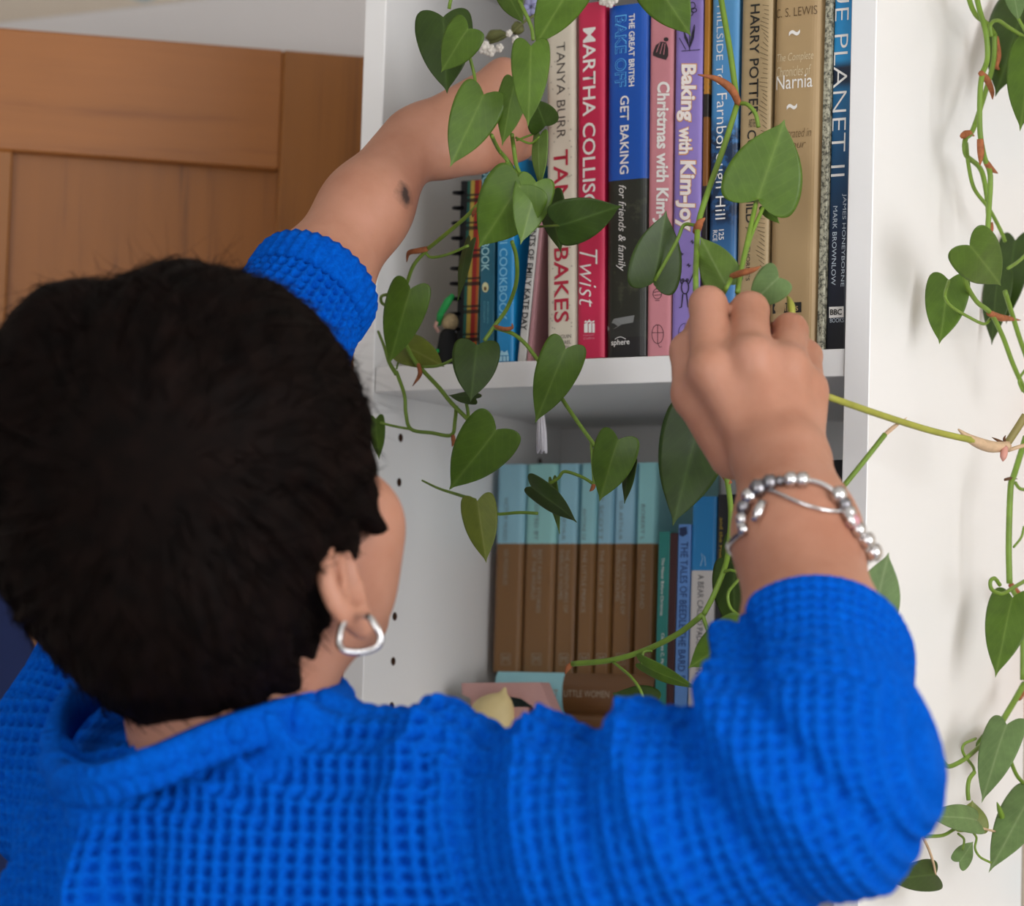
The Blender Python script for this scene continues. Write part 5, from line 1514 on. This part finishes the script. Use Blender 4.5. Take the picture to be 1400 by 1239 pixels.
lf((1328, 1134), (1330, 1094), 44, 'y', ('X', 0.43), tilt=0.2, fold=0.1)
lf((1335, 1122), (1276, 1110), 34, 'p', ('X', 0.45), tilt=0.5, fold=0.1)
S([(1338, 1130, X2), (1310, 1132, X2), (1290, 1142, X2), (1265, 1144, X2)], 0.0012)
S([(1340, 1132, X2), (1360, 1137, X2)], 0.0008, M_BUD)
lf((1412, 1086), (1354, 1180), 56, 'p', ('X', 0.45), tilt=0.3, fold=0.2)
S([(1355, 1180, 0.452), (1340, 1172, 0.45), (1333, 1160, 0.45), (1335, 1146, 0.45), (1330, 1138, 0.45)], 0.0008)
G.sheath([(1368, 1142, X2), (1370, 1120, X2), (1366, 1106, X2), (1363, 1097, X2)], 0.0022, 'X', M_STEM)
lf((1312, 1178), (1334, 1148), 26, 'p', ('X', 0.44), tilt=0.2)
S([(1316, 1162, X2), (1318, 1148, X2), (1310, 1140, X2)], 0.0008)
lf((1279, 1196), (1223, 1201), 42, 'd', ('X', 0.43), tilt=0.1, fold=0.1)
S([(1261, 1143, 0.43), (1270, 1162, 0.43), (1276, 1180, 0.43), (1279, 1196, 0.43)], 0.0009, M_BUD)

# every strand goes on up and over the edge of the bookcase top, where the plant stands out of view
def over_front(v, x, y, pl, r):
    a = U(x, y, 'Y', pl + v.shift(y)); xx = min(max(a[0], 0.03), W - 0.03)
    tube('stem', [q - v.org for q in spline([a, np.array([a[0], a[1] * 0.7 - 0.012, HB - 0.012]), np.array([xx, -0.008, HB + 0.006]), np.array([xx, 0.05, HB + 0.0015]), np.array([xx, 0.10, HB + 0.0015])], 6)], r, M_STEM, v.o, 7)
for x, y, pl, r in ((640, -60, -0.03, 0.0012), (690, -40, -0.03, 0.0013), (688, -22, -0.05, 0.0009), (782, -24, -0.085, 0.0010)): over_front(A, x, y, pl, r)
for x, y, pl, r in ((978, -60, -0.03, 0.0020), (893, -30, -0.075, 0.0011)): over_front(B, x, y, pl, r)
def over_side(v, x, y, pl, r):
    a = U(x, y, 'X', pl)
    tube('stem', [q - v.org for q in spline([a, np.array([W + 0.020, a[1], HB - 0.010]), np.array([W + 0.004, a[1], HB + 0.006]), np.array([W - 0.06, a[1], HB + 0.0015])], 6)], r, M_STEM, v.o, 7)
for x, y, pl, r in ((1320, -40, X1, 0.0018), (1330, -30, X2, 0.0019), (1402, 6, 0.43, 0.0012), (1386, -12, 0.46, 0.0010), (1412, 62, 0.47, 0.0012)): over_side(G, x, y, pl, r)
_z = (U(1192, 846, 'Y', -0.10) - CAM) @ CW
G.stem([(1154, 664, 0, 1.90), (1166, 745, 0, 1.90), (1192, 846, 0, _z)], 0.0012)
G.leaf((1192, 846), (1218, 757), 62, 'p', ('Y', -0.10), tilt=0.4, fold=0.1)
# ================================================================== small things
M_SILVER = plain('polished_silver', '#d8d6d6', 0.18, metal=1.0, var=0.03)
M_CREAM = plain('cream_resin', '#d9c48d', 0.6, var=0.05)
# earring
pts = closed_spline([P(x, y, z) for x, y, z in ((503, 843, 1.655), (513, 856, 1.652), (520, 870, 1.652), (516, 884, 1.652), (496, 891, 1.652), (474, 890, 1.653), (464, 882, 1.655), (465, 866, 1.657), (470, 852, 1.660), (484, 843, 1.664))], 5)
o = tube('earring', pts, 0.0019, M_SILVER, None, 8, True); tag(o, 'silver open hoop earring hanging from the right ear lobe', 'earring')

# charm bracelet around the right wrist
def on_skin(x, y, off):
    """first point along the view ray that lies `off` in front of the skin"""
    zs = np.linspace(1.60, 1.86, 521)
    pts = np.array([P(x, y, z) for z in zs]); d = body(pts)
    k = np.where(d < off)[0]
    return P(x, y, zs[k[0]]) if len(k) else P(x, y, zs[np.argmin(d)])
def off_skin(q, m):
    """push a point out along the skin normal until it clears the skin by m"""
    q = np.array(q, float)
    for _ in range(6):
        d = body(q[None])[0]
        if d >= m: break
        q = q + (m - d) * grad(body, q[None])[0]
    return q
BW = P(1080, 690, 1.75); BR = empty('charm_bracelet', BW); tag(BR, 'silver charm bracelet with beads and safety chain around right wrist', 'bracelet')
front = [(1013, 728), (1012, 704), (1022, 680), (1046, 663), (1082, 657), (1118, 660), (1145, 676), (1160, 700), (1172, 728)]
fp = [on_skin(x, y, 0.0022) for x, y in front]
zf = fp[-1]; zb = fp[0]
back = [P(1184, 758, (zf - CAM) @ CW + 0.012), P(1176, 778, (zf - CAM) @ CW + 0.05), P(1130, 778, 1.815), P(1075, 765, 1.815), P(1022, 752, (zb - CAM) @ CW + 0.035)]
tube('chain', [off_skin(q, 0.0012) - BW for q in closed_spline(fp + back, 6)], 0.0018, M_SILVER, BR, 7, True)
def bead(q, r, mat=M_SILVER, name='bead'):
    bm = bmesh.new(); bmesh.ops.create_uvsphere(bm, u_segments=14, v_segments=9, radius=r)
    for v in bm.verts:
        v.co = Vector((v.co.x, v.co.y, v.co.z * (1 + 0.12 * math.sin(6 * math.atan2(v.co.y, v.co.x)))))
        v.co = Vector(q - BW) + v.co
    return bm_obj(name, bm, mat, BR, True)
M_PINKB = plain('pink_glass_bead', '#c98f98', 0.15)
M_DARKS = plain('oxidised_silver', '#8c8a8e', 0.3, metal=1.0, var=0.2, nscale=400)
for (x, y, r, mt) in ((1081, 656, 0.0044, M_SILVER), (1097, 656, 0.0044, M_SILVER), (1052, 660, 0.0046, M_DARKS), (1066, 658, 0.0030, M_DARKS),
                      (1036, 668, 0.0052, M_DARKS), (1024, 679, 0.0048, M_SILVER), (1016, 694, 0.0042, M_DARKS), (1014, 710, 0.0038, M_SILVER), (1016, 724, 0.0034, M_SILVER),
                      (1147, 677, 0.0050, M_SILVER), (1155, 690, 0.0042, M_DARKS), (1161, 702, 0.0044, M_SILVER), (1166, 713, 0.0042, M_PINKB)):
    bead(on_skin(x, y, r * 0.85), r, mt)
for (x, y, dz, r) in ((1172, 726, 0.0, 0.0042), (1178, 742, 0.004, 0.0046), (1184, 757, 0.011, 0.0050)):
    bead(off_skin(P(x, y, (zf - CAM) @ CW + dz), r * 0.85), r)
for (x0, y0, x1, y1) in ((1043, 686, 1031, 713), (1158, 698, 1167, 720)):
    tube('charm', [on_skin(x0, y0, 0.004) - BW, on_skin((x0 + x1) / 2, (y0 + y1) / 2, 0.004) - BW, on_skin(x1, y1, 0.004) - BW], [0.0026, 0.0032, 0.0022], M_SILVER, BR, 8)
tube('safety_chain', [q - BW for q in spline([on_skin(x, y, 0.0016) for x, y in ((1040, 668), (1062, 674), (1090, 686), (1120, 696), (1146, 699), (1154, 694))], 6)], 0.0012, M_SILVER, BR, 6)

# white tassel bookmark hanging from the upper shelf
TQ = U(741, 500, 'Y', -0.004); TS = empty('tassel_bookmark', TQ); tag(TS, 'white thread tassel of a bookmark hanging over front of upper shelf', 'bookmark')
M_THR = plain('white_thread', '#c9c6cc', 0.8, var=0.06, nscale=900)
c0 = U(741, 482, 'Y', 0.01); c1 = U(741, 492, 'Y', -0.003); c2 = U(740, 545, 'Y', -0.004); c3 = U(740, 560, 'Y', -0.004)
tube('cord', [q - TQ for q in spline([c1 + np.array([-0.005, 0.010, 0.0010]), c1 + np.array([-0.001, 0.001, 0.0008]), c1 + np.array([0, -0.0012, -0.002]), c2, c3], 5)], 0.0012, M_THR, TS, 6)
tube('knot', [c3 - TQ, c3 - TQ - np.array([0, 0, 0.003])], 0.0024, M_THR, TS, 10)
for k in range(16):
    an = 2 * math.pi * k / 16; rr_ = 0.0020 if k % 2 else 0.0010
    top = c3 - np.array([0, 0, 0.002]) + np.array([rr_ * 0.7 * math.cos(an), rr_ * 0.7 * math.sin(an), 0])
    bot = U(741, 620 - (k * 7) % 5, 'Y', -0.004) + np.array([0.0034 * math.cos(an), 0.002 * math.sin(an), 0])
    tube('thread', [top - TQ, (top + bot) / 2 - TQ + np.array([0.0006 * math.cos(an), 0, 0]), bot - TQ], 0.00075, M_THR, TS, 5)

# little figurine with green ribbon beside the notebook
FQ = U(612, 492, 'Y', 0.02); FG = empty('figurine', (FQ[0], 0.02, ZS)); tag(FG, 'tiny figurine in black skirt with green ribbon beside the tartan notebook', 'figurine')
lathe('skirt', [(0.0085, 0.0), (0.0088, 0.002), (0.0078, 0.014), (0.0062, 0.024), (0.004, 0.027), (0.001, 0.028)], plain('black_cloth', '#101012', 0.9), FG, 18)
bm = bmesh.new(); bmesh.ops.create_uvsphere(bm, u_segments=16, v_segments=10, radius=0.0062)
for v in bm.verts: v.co += Vector((0.001, 0, 0.0325))
bm_obj('head', bm, plain('straw_head', '#b79f78', 0.8, var=0.15, nscale=500), FG, True)
M_GRN = plain('green_ribbon', '#1f9a4a', 0.6)
tube('ribbon', [(-0.006, -0.004, 0.030), (-0.003, -0.007, 0.037), (0.003, -0.007, 0.046), (0.006, -0.005, 0.051)], [0.0016, 0.0026, 0.0030, 0.0016], M_GRN, FG, 8)
tube('ribbon', [(-0.012, -0.003, 0.0125), (-0.008, -0.006, 0.0115), (-0.003, -0.0085, 0.011)], 0.0015, M_GRN, FG, 6)
tube('arm', [(-0.0055, -0.004, 0.025), (-0.0075, -0.006, 0.029), (-0.0055, -0.007, 0.032)], 0.0013, plain('pale_pink_felt', '#c79a8c', 0.8), FG, 6)

# pink wooden letter with a cream animal, standing in front of the pile of classics
LP = 0.10
LQ = U(690, 985, 'Y', LP)
LT = empty('wooden_letter', (LQ[0], LP, ZL)); tag(LT, 'pink wooden letter decoration in front of the lying brown classics', 'ornament')
M_PINK = plain('pink_painted_wood', '#c79a94', 0.6, var=0.04)
def prism(name, px, y0, y1, mat, par, org):
    a = [U(x, y, 'Y', LP) for x, y in px]; n = len(a)
    Vv = [np.array([q[0], y0, q[2]]) - org for q in a] + [np.array([q[0], y1, q[2]]) - org for q in a]
    Fc = [tuple(range(n))[::-1], tuple(range(n, 2 * n))] + [(k, (k + 1) % n, n + (k + 1) % n, n + k) for k in range(n)]
    o = mesh_obj(name, Vv, Fc, mat, par); fix_normals(o); return o
og = np.array([LQ[0], LP, ZL])
floor_y = 1066
prism('letter_body', [(631, 934), (738, 933), (760, 985), (775, floor_y), (748, floor_y), (738, 985), (728, 966), (712, 955), (690, 952), (676, 958), (668, 975), (664, floor_y), (642, floor_y), (645, 985), (643, 955), (632, 950)], LP, LP + 0.014, M_PINK, LT, og)
prism('letter_window_panel', [(668, 975), (676, 958), (690, 952), (712, 955), (728, 966), (738, 985), (748, floor_y), (664, floor_y)], LP + 0.011, LP + 0.0138, plain('grey_teal_paint', '#5f7f80', 0.6), LT, og)
prism('chimney_block', [(702, 967), (720, 967), (720, 1005), (702, 1005)], LP - 0.004, LP + 0.011, M_PINK, LT, og)
def rabbit(p):
    c = U(672, 982, 'Y', LP - 0.008)
    d = ell(p, c, (0.016, 0.008, 0.015)); e = U(686, 962, 'Y', LP - 0.008)
    d = smin(d, ell(p, e, (0.007, 0.006, 0.007)), 0.006)
    d = smin(d, cone(p, e, e + np.array([0.002, 0, 0.010]), 0.003, 0.0018), 0.003)
    d = smin(d, cone(p, c, c - np.array([0, 0, 0.02]), 0.014, 0.015), 0.01)
    return d
_c = U(672, 982, 'Y', LP - 0.008)
Vv, Qq = sdf_mesh(rabbit, _c - 0.05, _c + 0.05, 0.0012)
np_mesh('animal_figure', Vv - og, Qq, M_CREAM, LT)

# sprigs of tiny white blossom lying on top of the books
M_BLOS = plain('white_blossom', '#d8d2c8', 0.7, var=0.05)
M_OLIVE = plain('olive_leaf', '#5f6234', 0.7, var=0.1)
def blossom(label, spots, pl, stem):
    o0 = U(spots[0][0], spots[0][1], 'Y', pl); e = empty('blossom_sprig', o0); tag(e, label, 'flower')
    tube('stem', [(U(q[0], q[1], 'Y', q[2] if len(q) > 2 else pl)) - o0 for q in stem], 0.0009, M_OLIVE, e, 6)
    for (x, y, r) in spots:
        bm = bmesh.new(); c = Vector(U(x, y, 'Y', pl - 0.004) - o0); R_ = r / F_PX * 2.1
        for k in range(5):
            an = 2 * math.pi * k / 5
            g_ = bmesh.ops.create_uvsphere(bm, u_segments=8, v_segments=6, radius=R_ * 0.55)['verts']
            for v in g_: v.co = Vector((v.co.x, v.co.y * 0.6, v.co.z)) + c + Vector((R_ * 0.6 * math.cos(an), -0.001, R_ * 0.6 * math.sin(an)))
        g_ = bmesh.ops.create_uvsphere(bm, u_segments=8, v_segments=6, radius=R_ * 0.45)['verts']
        for v in g_: v.co += c + Vector((0, -0.002, 0))
        bm_obj('blossom', bm, M_BLOS, e, True)
    return e
s1 = blossom('white blossom sprig with olive leaves above the reaching left hand', [(664, 66, 9), (656, 58, 7), (672, 70, 8), (684, 66, 6), (697, 46, 5), (706, 55, 6)], -0.02, [(658, 62), (680, 56), (700, 45), (716, 30), (735, 18, -0.012), (750, 11, 0.0), (765, 10, 0.012), (775, 10, 0.03)])
o0 = np.array(s1.location)
for (x0, y0, x1, y1) in ((664, 52, 694, 46), (700, 36, 716, 42)):
    p0, p1 = U(x0, y0, 'Y', -0.016) - o0, U(x1, y1, 'Y', -0.016) - o0
    tube('leaf', [p0, p0 * 0.7 + p1 * 0.3, p0 * 0.3 + p1 * 0.7, p1], [0.0006, 0.005, 0.004, 0.0006], M_OLIVE, s1, 8)
s2 = blossom('white blossom cluster lying on top of red-pink and royal blue cookery books', [(826, 1, 7), (835, 4, 7), (842, -2, 7), (832, -6, 7)], 0.0, [(812, -2), (826, 0), (842, 0)])

bm = bmesh.new()
for k in range(6):
    g_ = bmesh.ops.create_uvsphere(bm, u_segments=8, v_segments=6, radius=0.0032)['verts']
    for v in g_: v.co += Vector(U(727, 10, 'Y', -0.012) - o0) + Vector((0.004 * math.cos(k * 1.047), 0, 0.004 * math.sin(k * 1.047)))
bm_obj('lavender_blossom', bm, plain('lavender_petal', '#8f8fb4', 0.7), s1, True)
